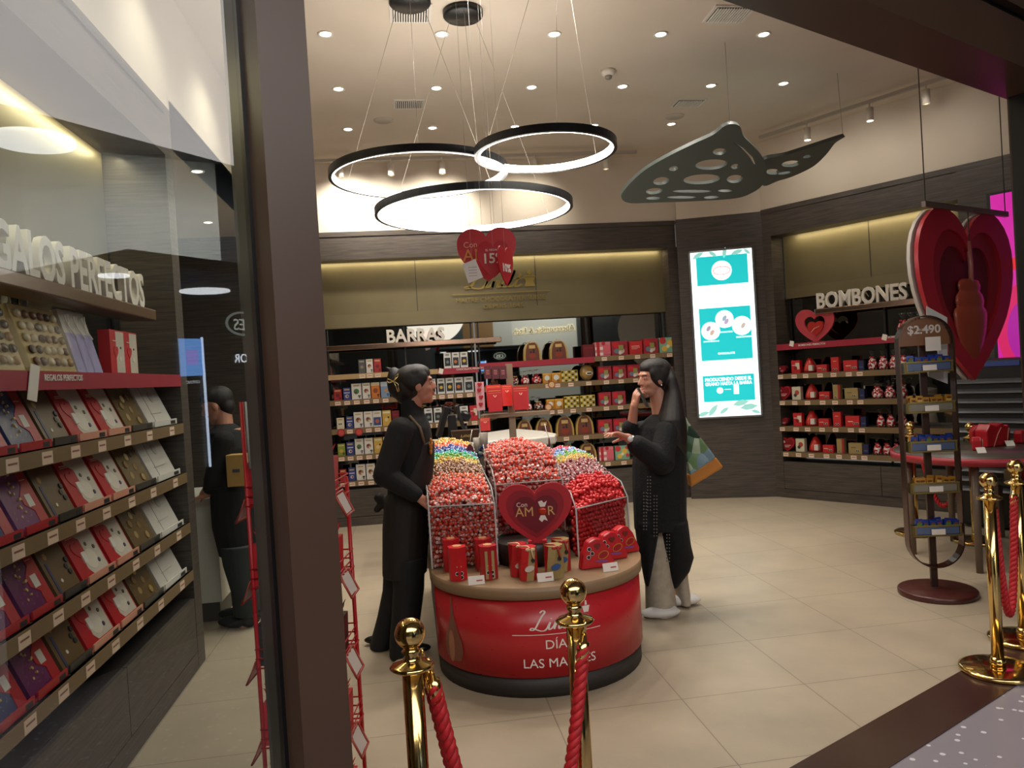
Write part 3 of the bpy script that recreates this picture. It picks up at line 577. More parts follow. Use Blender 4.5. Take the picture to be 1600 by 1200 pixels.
def shelving(frame, x0, x1, levels, label, name='display_shelving', depth=.3, th=.055, mirror=(.42, 2.2), redto=None, splits=(), tilt=False, rw=None):
    t = thing(name, label, 'shelving', frame.w(0, 0), frame.r)
    sh = []
    for i, z in enumerate(levels):
        q = MB(); c = TANBOARD
        q.box(x0, x1, 0, depth-.01, z-.02, z, M('#5c4a38', .5))
        if redto and i == 0:
            q.box(redto[0], redto[1], -.006, .012, z-th-.01, z, STRIPR)
            if redto[0] > x0+.02: q.box(x0, redto[0], -.004, .012, z-th, z, M('#b59668', .5))
            if redto[1] < x1-.02: q.box(redto[1], x1, -.004, .012, z-th, z, c)
        else: q.box(x0, x1, -.004, .012, z-th, z, c)
        sh.append(put('shelf', q, t))
    q = MB(); q.box(x0, x1, depth, depth+.01, mirror[0], mirror[1], MIRROR); put('mirror', q, t)
    q = MB(); q.box(x0, x1, .02, depth+.01, 0, .09, M('#2b2622', .5)); q.box(x0, x1, .02, depth+.01, .09, .40, M('#2b2622', .5)); put('carcass', q, t)
    xs = [x0]+list(splits)+[x1]
    for a, b in zip(xs[:-1], xs[1:]):
        q = MB(); q.box(a+.003, b-.003, 0, .02, .1, .395, WOODX); put('drawer_front', q, t)
    q = MB(); q.box(x0, x1, 0, .02, 0, .095, WOODX); put('plinth', q, t)
    for x in (x0+.03,)+tuple(splits)+(x1-.03,): q = MB(); q.box(x-.008, x+.008, depth-.03, depth-.008, .4, mirror[1], M('#1d1a18', .4)); put('upright', q, t)
    return t, sh
BL = [1.642, 1.365, 1.055, .765, .487]; BR = [1.675, 1.41, 1.115, .806, .487]
tl, sl = shelving(FB, -.88, .78, BL, 'dark wood wall shelving of bar boxes under the BARRAS letters', redto=(.34, .78), splits=(.0,))
tr, sr = shelving(FB, .8, 3.02, BR, 'dark wood wall shelving of gift bags and boxes behind the phoning woman', redto=(.8, 2.1), splits=(2.1,))
def signbar(frame, x0, x1, z, text, tx, size, label, y=.0, cap=None, mat=BRONZE, d=.11):
    t = thing('shelf_sign', label, 'sign', frame.w(0, 0), frame.r)
    q = MB(); q.box(x0, x1, y, y+d, z-.055, z, mat); put('sign_shelf', q, t, bevel=.006)
    me = text_mesh(text, size, M('#e4ddd2', .5), ext=.014, bold=.028, space=1.0)
    xs = [v.co.x for v in me.vertices]; W = max(xs)-min(xs)
    o = put('letters', me, t); s = (tx[1]-tx[0])/W; o.scale = (s, 1, s if cap is None else cap/(size*.73)); o.location = ((tx[0]+tx[1])/2-s*(max(xs)+min(xs))/2, y+.03, z+.003)
    return t
signbar(FB, -.9, 1.06, 1.955, 'BARRAS', (-.19, .44), .2, 'raised pale BARRAS letters standing on a bronze bar', cap=.145)
a1 = FR.px(1275, 482, 0); a2 = FR.px(1417, 472, 0)
signbar(FR, a1[0]-.02, 1.95, a1[1]-.005, 'BOMBONES', (a1[0], a2[0]), .2, 'raised pale BOMBONES letters standing on a bronze bar', cap=.165)
g = 'chocolate bar boxes under the BARRAS letters'
row(FB, sl[0], BL[0], [('grey', 560, 571), ('white', 572, 583), ('red', 584, 596), ('black', 694, 706, .17), ('blackorange', 707, 719, .17), ('blackgold', 720, 732, .17)], 'top shelf below BARRAS', 575, g, .15)
row(FB, sl[1], BL[1], [('red', 521, 534, .12), ('blue', 536, 548, .13), ('whitegreen', 549, 565, .17), ('white', 566, 579, .17), ('orange', 580, 594, .17), ('lightblue', 595, 609, .17), ('black', 670, 682, .17), ('blackgold', 684, 696, .17), ('blackgold', 697, 710, .17), ('blackorange', 711, 725, .17), ('black', 726, 741, .17)], 'second shelf below BARRAS', 615, g)
row(FB, sl[2], BL[2], [('cream', 526, 538, .12), ('blue', 541, 552, .13), ('white', 553, 568, .17), ('white', 569, 583, .17), ('bluebar', 583, 597, .17), ('yellow', 598, 612, .17), ('darkred', 613, 625, .16), ('black', 664, 677, .16), ('black', 679, 692, .16), ('black', 720, 733, .16), ('redwhite', 735, 748, .16)], 'third shelf below BARRAS', 665, g)
row(FB, sl[3], BL[3], [('green', 528, 540, .13), ('blue', 542, 554, .14), ('whitegreen', 555, 569, .17), ('white', 570, 584, .17), ('yellow', 585, 599, .17), ('white', 600, 610, .17)], 'fourth shelf below BARRAS', 712, g)
row(FB, sl[4], BL[4], [('red', 531, 542, .13), ('blue', 545, 556, .14), ('white', 557, 572, .17), ('white', 573, 587, .17), ('bluebar', 589, 602, .17)], 'bottom shelf below BARRAS', 750, g)
g = 'gifts on the shelving behind the phoning woman'; wh = 'of the gift shelving'
row(FB, sr[0], BR[0], [('arch', 818, 846, .2), ('arch', 859, 888, .2), ('darkred', 911, 929, .14), ('stripe', 930, 955, .16), ('multi', 956, 982, .16), ('redbox', 984, 1005, .15), ('multi', 1006, 1030, .17), ('floral', 1031, 1058, .17)], 'top shelf '+wh, 552, g, d=.1)
row(FB, sr[1], BR[1], [('dpouch', 800, 812, .15), ('pouch', 814, 829, .15), ('pouch', 831, 848, .16), ('orangebox', 848, 862, .11), ('orangebox', 862, 877, .11), ('mosaic', 877, 904, .13), ('egg', 907, 930, .18), ('multi', 935, 957, .15), ('multi', 958, 980, .15), ('multi', 981, 1003, .15), ('darkred', 1046, 1056, .1)], 'second shelf '+wh, 592, g, d=.08)
row(FB, sr[2], BR[2], [('pouch', 820, 833, .13), ('dpouch', 835, 851, .14), ('orangebox', 854, 867, .11), ('orangebox', 867, 881, .11), ('mosaic', 882, 906, .13), ('mosaic', 907, 931, .13), ('multi', 936, 956, .15), ('multi', 957, 979, .15)], 'third shelf '+wh, 633, g, d=.08)
row(FB, sr[3], BR[3], [('arch', 808, 833, .2), ('arch', 837, 864, .2), ('arch', 869, 898, .21), ('arch', 900, 929, .21), ('multi', 935, 958, .15), ('multi', 959, 981, .15)], 'fourth shelf '+wh, 676, g, d=.08)
row(FB, sr[4], BR[4], [('arch', 876, 901, .21), ('arch', 905, 934, .21), ('stripe', 937, 960, .16), ('floral', 962, 985, .16)], 'bottom shelf '+wh, 720, g, d=.08)
for u, v, f in ((862, 601, sr[1]), (857, 636, sr[2]), (513+20, 676, sl[2]), (513+48, 675, sl[2])):
    x, z = FB.px(u, v, -.01); q = MB(); q.prism(circ(x, z, .042), -.012, -.008, M('#8f2a24' if f is sl[2] else '#a8552c', .5)); q.prism(circ(x, z, .03), -.013, -.011, M('#c94a44' if f is sl[2] else '#d9b98a', .5)); put('round_price_sign', q, f)
# right wall
RL = [1.356, 1.07, .785, .507]
tb, sb = shelving(FR, .1, 1.95, [1.68]+RL, 'dark wood wall shelving of red boxes and sweet bags under the BOMBONES letters', redto=(.1, 1.95), splits=(1.15,), mirror=(.42, 2.2))
g = 'red boxes and sweet bags under the BOMBONES letters'
A0 = [('sheart', 1215, 1228, .09), ('redwhite', 1236, 1250, .14), ('cone', 1251, 1271, .16), ('redlow', 1275, 1292, .08), ('redtall', 1298, 1311, .15), ('redwide', 1317, 1340, .11), ('navy', 1341, 1350, .1)]
A1 = [('tin', 1213, 1236, .15), ('creambox', 1237, 1251, .14), ('cone', 1254, 1274, .16), ('redlow', 1279, 1296, .08), ('goldtall', 1301, 1313, .15), ('goldwide', 1319, 1341, .11), ('navy', 1342, 1351, .1)]
row(FR, sb[1], RL[0], A0+[('pouch', 1353, 1368, .2), ('pouch', 1370, 1385, .2), ('pouch', 1387, 1402, .2), ('pouch', 1403, 1417, .2)], 'first shelf below BOMBONES', 580, g)
row(FR, sb[2], RL[1], A1+[('pouch', 1359, 1377, .18), ('pouch', 1379, 1396, .18), ('pouch', 1398, 1415, .2)], 'second shelf below BOMBONES', 622, g)
row(FR, sb[3], RL[2], [(a, b+3, c+3, d) for a, b, c, d in A0]+[('pouch', 1367, 1380, .18), ('pouch', 1382, 1396, .18), ('pouch', 1400, 1415, .18)], 'third shelf below BOMBONES', 662, g)
row(FR, sb[4], RL[3], [(a, b+6, c+6, d) for a, b, c, d in A1]+[('pouch', 1362, 1375, .17), ('pouch', 1377, 1390, .17), ('pouch', 1392, 1405, .17), ('pouch', 1407, 1420, .17)], 'bottom shelf below BOMBONES', 705, g)
# white notes on the red strips
for fr, u, v, sh_ in ((FR, 1237, 537, sb[0]), (FR, 1382, 527, sb[0]), (FB, 689, 580, sl[0])):
    x, z = fr.px(u, v, -.01); q = MB(); q.prism([(x+a, z+b) for a, b in ((-.03, -.02), (.015, -.035), (.03, .02), (-.015, .035))], -.012, -.008, PAPER); put('note', q, sh_)
for fr, u, v, txt, sh_ in ((FR, 1268, 538, 'BOMBONES PERFECTOS', sb[0]), (FR, 1412, 525, 'BOMBONES PERFECTOS', sb[0]), (FB, 735, 576, 'CHOCOLATE PERFECTO', sl[0])):
    x, z = fr.px(u, v, -.01); o = put('strip_lettering', text_mesh(txt, .028, PAPER, ext=.001, bold=.01), sh_); o.location = (x, -.008, z-.01)
# heart cut-out on the red strip
x0_, z0_ = FR.px(1273, 509, .03); t = thing('heart_display', 'red heart board with heart-shaped opening holding a small chocolate heart, on red strip', 'display heart', FR.w(x0_, .04, z0_), FR.r)
put('board', shape_mesh([heart(.42, .36), heart(.22, .2, 36)], .012, M('#c0404a', .4)), t); q = MB(); q.prism(heart(.17, .15, 36), -.03, .005, M('#b5302c', .25)); q.tube([(-.05, -.032, -.04), (-.01, -.034, 0), (.05, -.032, .02)], .004, M('#e9b0a0'), 6); o = put('chocolate_heart', q, t); o.location = (.015, 0, -.03)
q = MB(); q.box(-.08, .08, -.03, .03, -.19, -.165, STRIPR); put('foot', q, t)
# ================================================================ LEFT WALL
LLV = [1.645, 1.375, 1.10, .82, .555]
tw, sw = shelving(FL, 1.3, 4.43, LLV, 'long dark wood wall shelving of tilted boxes behind the glass, under REGALOS PERFECTOS', redto=(1.3, 4.43), splits=(2.35, 3.4), mirror=(1.66, 1.98), depth=.32)
q = MB(); q.box(1.3, 4.43, .3, .318, .4, 1.66, DARK); put('back_panel', q, tw)
signbar(FL, 1.4, 4.1, 1.975, 'REGALOS PERFECTOS', (2.42, 3.99), .24, 'raised pale REGALOS PERFECTOS letters on a brown bar behind the glass', cap=.165, mat=M('#6e5440', .3, .3), d=.14)
o = put('strip_lettering', text_mesh('REGALOS PERFECTOS', .032, PAPER, ext=.001, bold=.01), sw[0]); o.location = (2.98, -.008, 1.612)
lean = math.radians(24)
def gift(kind, xc, w, h, z, label):
    t = thing('chocolate_gift_box', label, 'chocolate box', FL.w(xc, .03, z+.004), FL.r, 'tilted gift boxes on the left wall shelving')
    d = .045; q = MB(); tr_ = None
    if kind == 'white': q.box(-w/2, w/2, 0, d, 0, h, C('#c9c3ba')); deco(q, w, h, 0, [('r', .1, .9, .62, .625, '#a09a90'), ('r', .3, .305, .05, .95, '#a09a90'), ('c', .6, .7, .08, '#b5afa5'), ('r', .25, .7, .3, .31, '#a09a90')]); tr_ = '#d9d5cd'
    elif kind == 'gold':
        q.box(-w/2, w/2, 0, d, 0, h, C('#6b5636', .25)); deco(q, w, h, 0, [('c', a, b, .07, c) for a, b, c in ((.3, .3, '#a08450'), (.6, .45, '#8a6c3c'), (.45, .7, '#c9b27a'), (.7, .75, '#57402a'), (.25, .55, '#8a6c3c'), (.7, .2, '#a08450'))]); tr_ = '#4a443c'
    elif kind == 'red':
        q.box(-w/2, w/2, 0, d, 0, h, C('#b81f27', .35)); q.prism([(-w*.08, h*.08), (w*.46, h*.08), (w*.46, h*.98), (-w*.22, h*.98), (-w*.22, h*.85), (-w*.02, h*.72), (-w*.02, h*.5), (-w*.16, h*.42), (-w*.18, h*.2)], -.001, .0, C('#cfc6b6'))
        q.prism([(w*.05+a, h*.33+b) for a, b in circ(0, 0, w*.2, h*.18, 18)], -.002, 0, C('#e0d8c8')); q.prism([(-w*.22+a, h*.56+b) for a, b in heart(w*.3, w*.26, 24)], -.0025, 0, C('#b81f27')); deco(q, w, h, 0, [('r', .1, .34, .82, .835, '#e8ddd0'), ('r', .1, .34, .79, .8, '#e8ddd0'), ('c', .6, .6, .035, '#5a4a3a'), ('c', .8, .5, .035, '#5a4a3a'), ('c', .75, .25, .035, '#4a3a5a'), ('r', .3, .42, .3, .5, '#e8e2d8')]); tr_ = '#d99a80'
    elif kind == 'brown': q.box(-w/2, w/2, 0, d, 0, h, C('#6b5232', .35)); deco(q, w, h, 0, [('c', .25, .7, .07, '#b08c4a'), ('r', .12, .2, .05, .6, '#3a3a5a'), ('c', .4, .25, .04, '#e0d8c8'), ('c', .8, .42, .06, '#222222'), ('c', .85, .32, .06, '#222222'), ('c', .9, .52, .06, '#222222')]); tr_ = '#3a352f'
    else:
        bc = {'purple': '#6b2f5c', 'blue': '#3c4470', 'lilac': '#7d4472'}[kind]
        q.box(-w/2, w/2, 0, d, 0, h, C(bc, .25)); deco(q, w, h, 0, [('c', .3+.1*(i % 3), .25+.13*i, .025, '#c9a86a') for i in range(6)]+[('c', .42-.08*(i % 2), .3+.1*i, .02, '#c9a86a') for i in range(5)])
        q.prism([(w*.2, 0), (w*.48, 0), (w*.48, h), (w*.2, h), (w*.22, h*.7), (w*.02, h*.55), (w*.02, h*.4), (w*.22, h*.28)], -.002, 0, C('#b3262a', .35)); deco(q, w, h, -.001, [('r', .72, .9, .8, .815, '#e8ddd0'), ('r', .72, .9, .77, .78, '#e8ddd0'), ('r', .62, .8, .35, .55, '#d9d2c8')]); tr_ = '#b3262a'
    o = put('box', q, t); o.rotation_euler = (-lean, 0, 0)
    q = MB(); q.box(-w/2, w/2, -.018, -.012, -.004, .028, C(tr_, .4)); q.box(w*.2, w*.42, -.0185, -.012, .002, .02, C('#2a2a2a')); q.box(-w/2, w/2, -.018, .05, -.004, 0, C(tr_, .4)); put('tray', q, t)
cols = [(3.99, 4.38, 'white'), (3.69, 3.98, 'gold'), (3.41, 3.68, 'red'), (3.12, 3.40, 'red'), (2.91, 3.11, 'brown'), (2.67, 2.90, 'r1'), (2.44, 2.66, 'r2'), (2.2, 2.43, 'r3')]
RB = [None, ('blue', 'lilac', 'blue'), ('lilac', 'blue', 'purple'), ('purple', 'purple', 'blue'), ('purple', 'blue', 'purple')]
KD = {'white': 'silver-white box', 'gold': 'brown-gold box of pralines with clear lid', 'red': 'red and cream box', 'brown': 'brown box with blue stripe', 'purple': 'purple box with red band', 'blue': 'blue box with red band', 'lilac': 'lilac box with red band'}
LVN = [None, 'first tilted shelf', 'second tilted shelf', 'third tilted shelf', 'lowest tilted shelf']
for i in range(1, 5):
    for k, (a, b, kd) in enumerate(cols):
        kk = RB[i][int(kd[1])-1] if kd[0] == 'r' and kd != 'red' else kd
        gift(kk, (a+b)/2, (b-a)*.94, .235, LLV[i], '%s, %s, %s behind the glass' % (KD[kk], ['rightmost', 'second from right', 'third from right', 'fourth from right', 'fifth from right', 'sixth from right', 'seventh from right', 'eighth from right'][k], LVN[i]))
        o = put('price_tag', TAGM, sw[i]); o.location = ((a+b)/2+.03, -.003, LLV[i]-.03); o.scale = (1.3, 1, 1.1)
# top of the red strip
def pralines(xc, w, h, z, lb, col):
    t = thing('praline_box', lb, 'chocolate box', FL.w(xc, .05, z), FL.r); q = MB(); q.box(-w/2, w/2, 0, .05, 0, h, C('#c9b078', .2)); o = put('tray', q, t, bevel=.004); o.rotation_euler[0] = -.3
    q = MB(); n = 6
    for i in range(n):
        for j in range(5):
            cx = (i+.5)/n*w*.9-w*.45; cz = (j+.5)/5*h*.88+h*.06
            q.ball((cx+random.uniform(-.008, .008), -.006, cz), (.02, .01, .017), C(random.choice(['#4a2a1c', '#6b4028', '#2f1c14', '#b08a5a', '#d9c8a8', '#7d5a30']), .3), 10, 6)
    q2 = put('pralines', q, t); q2.rotation_euler[0] = -.3; q2['kind'] = 'stuff'
    q = MB(); q.box(-w/2+.005, w/2-.005, -.02, -.018, .005, h-.005, CELLO); q2 = put('clear_lid', q, t); q2.rotation_euler[0] = -.3
pralines(3.06, .36, .26, 1.648, 'large gold box of dark pralines under clear lid, on the red strip', 0)
pralines(2.66, .34, .25, 1.648, 'pale gold box of pralines at the left edge, on the red strip', 1)
for i, xc in enumerate((3.29, 3.37, 3.45)):
    q = MB(); q.box(-.045, .045, 0, .05, 0, .27, C('#c9c4ba')); q.box(-.045, .045, -.002, 0, 0, .17, C('#9a93c0')); q.tube([(0, -.006, .2), (-.02, -.01, .24), (.02, -.01, .25), (0, -.006, .2), (.03, -.01, .15)], .003, PAPER, 5)
    o = put('gift_box', q, loc=FL.w(xc, .05, 1.646), rz=FL.r); o.rotation_euler = (-.25, 0, FL.r); tag(o, 'tall white and lilac box with white ribbon, %s of three beside the pralines' % ['nearest', 'middle', 'farthest'][i], 'gift box', 'white and lilac boxes on the red strip')
for i, xc in enumerate((3.68, 3.85)):
    w, h = .17, .2; q = MB(); q.box(-w/2, w/2, 0, .05, 0, h, C('#c4232c')); deco(q, w, h, 0, [('r', .4, .97, .03, .97, '#cfc6b6'), ('h', .38, .5, .3, '#c4232c'), ('c', .65, .35, .08, '#e0d8c8'), ('c', .7, .6, .03, '#5a4a3a'), ('r', .15, .35, .74, .76, '#e8ddd0')])
    o = put('gift_box', q, loc=FL.w(xc, .05, 1.646), rz=FL.r); tag(o, 'small red and cream box on the red strip, %s of the pair' % ['nearer', 'farther'][i], 'gift box')
q = MB(); q.prism([(-.05, -.06), (.01, -.07), (.05, .05), (-.01, .06)], -.012, -.009, PAPER); o = put('note', q, sw[0]); o.location = (2.74, 0, 1.61)
# ================================================================ ADDED WALL BEHIND THE CAMERA (blocks far reflections in the left pane, carries its signs)
m = MB(); m.box(.7, 2.75, -1.35, -1.2, 0, 2.2, M('#26282b', .4)); m.box(.7, 2.75, -1.2, -.15, 2.14, 2.2, M('#2c2b2a', .6)); m.box(.8, 2.7, -1.2, -1.15, .0, .9, M('#1b2a36', .5)); struct('wall_added_blocker', m)  # unseen wall added to block far reflections; canopy added to hold the discs
def backtext(t, x, z, size, mat, label, halo=None, w=None, **kw):
    th = thing('mall_sign', label, 'sign', (x, -1.19, z), PI); o = put('letters', text_mesh(t, size, mat, **kw), th); o.location = (0, -.012, 0)
    if halo: o2 = put('glow_panel', halo, th)
    return th
hm = MB(); hm.prism(circ(.0, .045, .15, .085, 32), -.004, 0, M('#dfeee0', .5, emit=1.2)); hm.prism(circ(0, .045, .13, .07, 32), -.006, -.003, M('#26282b', .4))
backtext('CES', 2.28, 1.955, .11, M('#e8f4e6', .5, emit=3), 'backlit lettering in an oval, reflected in the left glass', hm, ext=.002)
hm = MB(); hm.box(-.13, .13, -.004, 0, -.03, .085, M('#0a0a0c', .4)); backtext('DIOR', 2.28, 1.73, .085, M('#eaf4ff', .5, emit=7), 'small lit black shop sign reflected in the left glass', hm, ext=.002)
hm = MB(); hm.box(-.06, .06, -.004, 0, -.02, .035, M('#0a0a0c', .4)); backtext('GIVENC', 1.83, 1.6, .03, M('#cfd6dd', .5, emit=3), 'tiny lit brand band below the blue screen, reflected in the left glass', hm, ext=.002)
for x0, x1, z0, z1, lb in ((1.75, 1.915, 1.65, 1.89, 'pale blue lit screen reflected at the left glass beside the wood edge'), (2.37, 2.46, 1.5, 1.8, 'narrow blue lit screen reflected beside the black sign')):
    th = thing('lit_screen', lb, 'screen', ((x0+x1)/2, -1.19, z0), PI); q = MB(); q.box(-(x1-x0)/2, (x1-x0)/2, -.01, 0, 0, z1-z0, M('#6fa6ef', .4, emit=6)); put('panel', q, th)
    q = MB(); w_ = (x1-x0)/2; q.box(-w_*.6, w_*.5, -.012, -.01, (z1-z0)*.3, (z1-z0)*.7, M('#9a94e6', .4, emit=6)); put('picture', q, th)
q = MB(); q.box(-.006, .006, -.012, 0, 0, .85, M('#d4e6ff', .4, emit=7)); tag(put('light_bar', q, loc=(1.925, -1.19, 1.05), rz=PI), 'thin white vertical light line reflected in the left glass', 'light')
for x, y, r, z, lb in ((1.72, -2.55, .27, 3.4, 'largest white disc, at the left edge'), (0, 0, 0, 0, '')):
    if r: q = MB(); q.lathe([(0, -.01), (r, -.01), (r, .02), (0, .02)], M('#eef3f6', .5, emit=8), 32); tag(put('disc_light', q, loc=(x, y, z)), 'round mall ceiling light reflected in the left glass, '+lb, 'ceiling light')
def refl(u, v, z):
    n = FS.y; d = ray(u, v); p0 = FS.w(0, -.12); t = n.dot(p0-CP)/n.dot(d); P = CP+d*t; r = d-2*n.dot(d)*n; s = (z-P.z)/r.z; return P+r*s
for u, v, r, lb in ((178, 431, .07, 'small disc over the lettering'), (320, 455, .14, 'flat disc beside the wood edge')):
    p = refl(u, v, 2.135); q = MB(); q.lathe([(0, -.004), (r, -.004), (r, .004), (0, .004)], M('#eef3f6', .5, emit=8), 32); tag(put('disc_light', q, loc=p), 'round canopy light reflected in the left glass, '+lb, 'ceiling light')  # mall ceiling discs, set low under the added canopy
# ================================================================ LIGHT BOX, SCREEN, WALL LOGO
xa, za = FC.px(1075, 395, -.03); xb, _ = FC.px(1177, 386, -.03); zt = 2.785; zb = .9
t = thing('lightbox_sign', 'tall white and turquoise illuminated panel on the dark wood column', 'light box', FC.w(xa, -.03, zb), FC.r); W = xb-xa; Hh = zt-zb
q = MB(); e = .02
for a in ((0, e, 0, Hh), (W-e, W, 0, Hh), (0, W, 0, e), (0, W, Hh-e, Hh)): q.box(a[0], a[1], -.012, .028, a[2], a[3], STEEL)
put('frame', q, t)
q = MB(); q.box(e, W-e, -.004, .02, e, Hh-e, M('#f2fffa', .5, emit=1.35)); put('light_panel', q, t)
CY = M('#19b9bd', .5, emit=.95); CW = M('#f4ffff', .5, emit=1.3); LG = M('#8fc7bd', .5, emit=.9)
q = MB()
for z0, z1 in ((.79, .96), (.345, .655), (.10, .255)): q.box(W*.115, W*.9, -.006, -.003, Hh*z0, Hh*z1, CY)
put('turquoise_fields', q, t)
q = MB()
for cx, cz, r in ((.5, .872, .155), (.5, .585, .14), (.28, .52, .145), (.76, .54, .15)): q = MB(); q.prism([(W*cx+a, Hh*cz+b) for a, b in circ(0, 0, W*r)], -.008, -.005, CW); put('white_disc', q, t)
q = MB()
q.prism([(W*.56+a, Hh*.557+b) for a, b in circ(0, 0, W*.055)], -.0085, -.005, CW)
put('small_disc', q, t); q = MB(); q.prism([(W*.37+a, Hh*.165+b) for a, b in circ(0, 0, W*.05)], -.0085, -.005, CW); q.box(W*.44, W*.54, -.008, -.005, Hh*.168, Hh*.171, CW); put('bean_print', q, t); q = MB(); q.box(W*.58, W*.66, -.008, -.005, Hh*.14, Hh*.195, CW)
put('bar_print', q, t)
q = MB(); RC = M('#d9737c', .5, emit=.8)
for s in (-1, 1): q.tube([(W*.5+W*.13*math.cos(a), -.009, Hh*.872+s*Hh*.012*math.sin(a)*2) for a in [PI*i/12 for i in range(13)]], .004, RC, 5)
for cx, cz, c in ((.25, .535, '#a99cb0'), (.5, .59, '#9ab0c4'), (.53, .57, '#b8a4c4'), (.78, .54, '#c4b8b0'), (.3, .51, '#c8b0a0')): q.prism([(W*cx+a, Hh*cz+b) for a, b in circ(0, 0, W*.05, W*.03, 10, 1)], -.0095, -.007, M(c, .5, emit=.8))
put('pictures', q, t)
q = MB()
for cx, cz, a, s in ((.15, .955+.015, .5, .1), (.38, .972, -.6, .08), (.56, .975, 1.4, .09), (.75, .972, .3, .1), (.9, .972, 2.4, .07), (.1, .03, .3, .1), (.25, .05, .9, .12), (.42, .045, .6, .09), (.68, .085, .2, .13), (.8, .06, .1, .14), (.9, .03, -.3, .08)):
    q = MB(); q.prism([(W*cx+W*s*(x*math.cos(a)-y*math.sin(a)), Hh*cz+W*s*(x*math.sin(a)+y*math.cos(a))) for x, y in ((-1, 0), (-.4, .35), (.3, .35), (1, 0), (.3, -.3), (-.4, -.3))], -.006, -.003, LG); put('leaf_print', q, t)
for s, cx, cz, sz in (('PRODUCIENDO DESDE EL', .505, .222, .052), ('GRANO HASTA LA BARRA', .505, .196, .052), ('MANOS MAESTRAS', .28, .455, .02), ('CACAO FINO', .52, .505, .022), ('SELECCIONADO', .78, .47, .022), ('CHOCOLATE', .5, .378, .03)):
    o = put('lettering', text_mesh(s, sz, CW, ext=.001, bold=.03), t); o.location = (W*cx, -.007, Hh*cz); me = o.data; ww = max(v_.co.x for v_ in me.vertices)*2; mx = .72 if sz > .05 else .3; o.scale = (min(1, W*mx/ww), 1, 1)
xs0, zs1 = FR.px(1547, 306, -.02); _, zs0 = FR.px(1560, 571, -.02)
t = thing('video_screen', 'glowing magenta video screen on the wood wall at the right edge', 'screen', FR.w(xs0, -.02, zs0), FR.r); W = .62; Hh = zs1-zs0
q = MB(); q.box(-.03, W, 0, .03, -.02, Hh+.02, BLACK); put('casing', q, t); q = MB(); q.box(0, W, -.004, 0, 0, Hh, M('#b3188c', .4, emit=1.1)); put('display', q, t)
q = MB(); q.prism([(.25+a, .12*Hh+b) for a, b in circ(0, .12, .25, .42, 28)], -.008, -.004, M('#c41a5c', .4, emit=.9)); q.prism([(.26+a, .12*Hh+b) for a, b in circ(0, .1, .18, .3, 28)], -.01, -.007, M('#a01690', .4, emit=.9)); q.box(0, W, -.006, -.004, Hh*.55, Hh*.62, M('#dd2030', .4, emit=.8)); put('picture', q, t)
LG2 = M('#8f7a3c', .35, .4)
def uvx(u, v): return FB.px(u, v, .19)
t = thing('wall_logo', 'gold script name with lines of capitals on the olive panel', 'sign', FB.w(0, .19, 0))
def fit(parent, s, u0, u1, vb, cap, mat, y=0, name='lettering', frame=None, **kw):
    me = text_mesh(s, .2, mat, **kw); a, z = uvx(u0, vb); b, _ = uvx(u1, vb); xs = [v_.co.x for v_ in me.vertices]; sc = (b-a)/(max(xs)-min(xs))
    o = put(name, me, parent); o.scale = (sc, 1, cap/(.2*.73)); o.location = (a-min(xs)*sc, y, z); return o
a, z = uvx(727, 453); b, _ = uvx(816, 448); put('script_lettering', script_mesh(b-a, .2, .03, .004, LG2), t).location = ((a+b)/2, 0, z)
a, z = uvx(707, 461.5); b, z2 = uvx(859, 453); q = MB(); q.box(a, b, -.006, 0, (z+z2)/2-.005, (z+z2)/2+.005, LG2); put('rule', q, t)
fit(t, 'MAITRE CHOCOLATIER SUISSE', 713, 853, 473, .052, LG2, ext=.004); fit(t, 'DEPUIS 1845', 756, 818, 482, .05, LG2, ext=.004)
a, z = uvx(828, 447); q = MB()
for P in ([(-.06, 0), (.06, 0), (.045, .06), (.065, .1), (-.065, .1), (-.045, .06)], [(-.075, .105), (.075, .105), (.05, .125), (-.05, .125)], [(-.012, .13), (.012, .13), (.03, .16), (.0, .19), (-.03, .16)]): q.prism([(a+x, z+y) for x, y in P], -.006, 0, LG2)
put('crest', q, t)
# ================================================================ HANGING HEARTS
HR = M('#c22c38', .4)
D = 4.25; HP = math.atan2(-_sy, _cy)               # boards hung facing the entrance
def board(name, label, u, v, D, w, h, mat, rot=0., th=.006, cat='hanging sign', group=None):
    p = at(u, v, D); t = thing(name, label, cat, p, HP+rot, group); put('board', shape_mesh([heart(w, h)], th/2, mat), t); return t, p
t, p = board('heart_sign', 'largest pinkish red hanging heart reading Con AMOR, near the ring lamps', 761, 398, D, .325, .3, M('#c63f48', .4))
o = put('lettering', text_mesh('AMOR', .095, M('#e2a25a', .4), ext=.001), t); o.location = (-.0, -.006, -.03); o = put('lettering', text_mesh('Con', .045, M('#f0c0b0', .5), ext=.001), t); o.location = (-.09, -.006, .045)
q = MB(); q.tube([(.05, 0, .13), (.05, 0, CZ-p.z)], .0008, M('#c9c4ba', .4), 5); put('wire', q, t); q = MB(); q.tube([(-.02, 0, .13), (-.02, 0, CZ-p.z)], .0008, M('#c9c4ba', .4), 5); put('wire', q, t)
t, p = board('heart_sign', 'middle-sized red hanging heart reading 15 percent, in front of the largest', 771, 405, D-.12, .17, .2, M('#bf202e', .35))
o = put('lettering', text_mesh('15%', .075, PAPER, ext=.001, bold=.02), t); o.location = (0, -.005, -.02); o = put('lettering', text_mesh('EL REGALO', .016, PAPER, ext=.001), t); o.location = (0, -.005, .045); q = MB(); q.tube([(0, 0, .07), (0, 0, CZ-p.z)], .0008, M('#c9c4ba', .4), 5); put('wire', q, t)
t, p = board('heart_sign', 'narrow red hanging heart turned edgeways, reading 10 percent', 790, 416, D-.2, .17, .21, M('#b81c28', .35), rot=1.1)
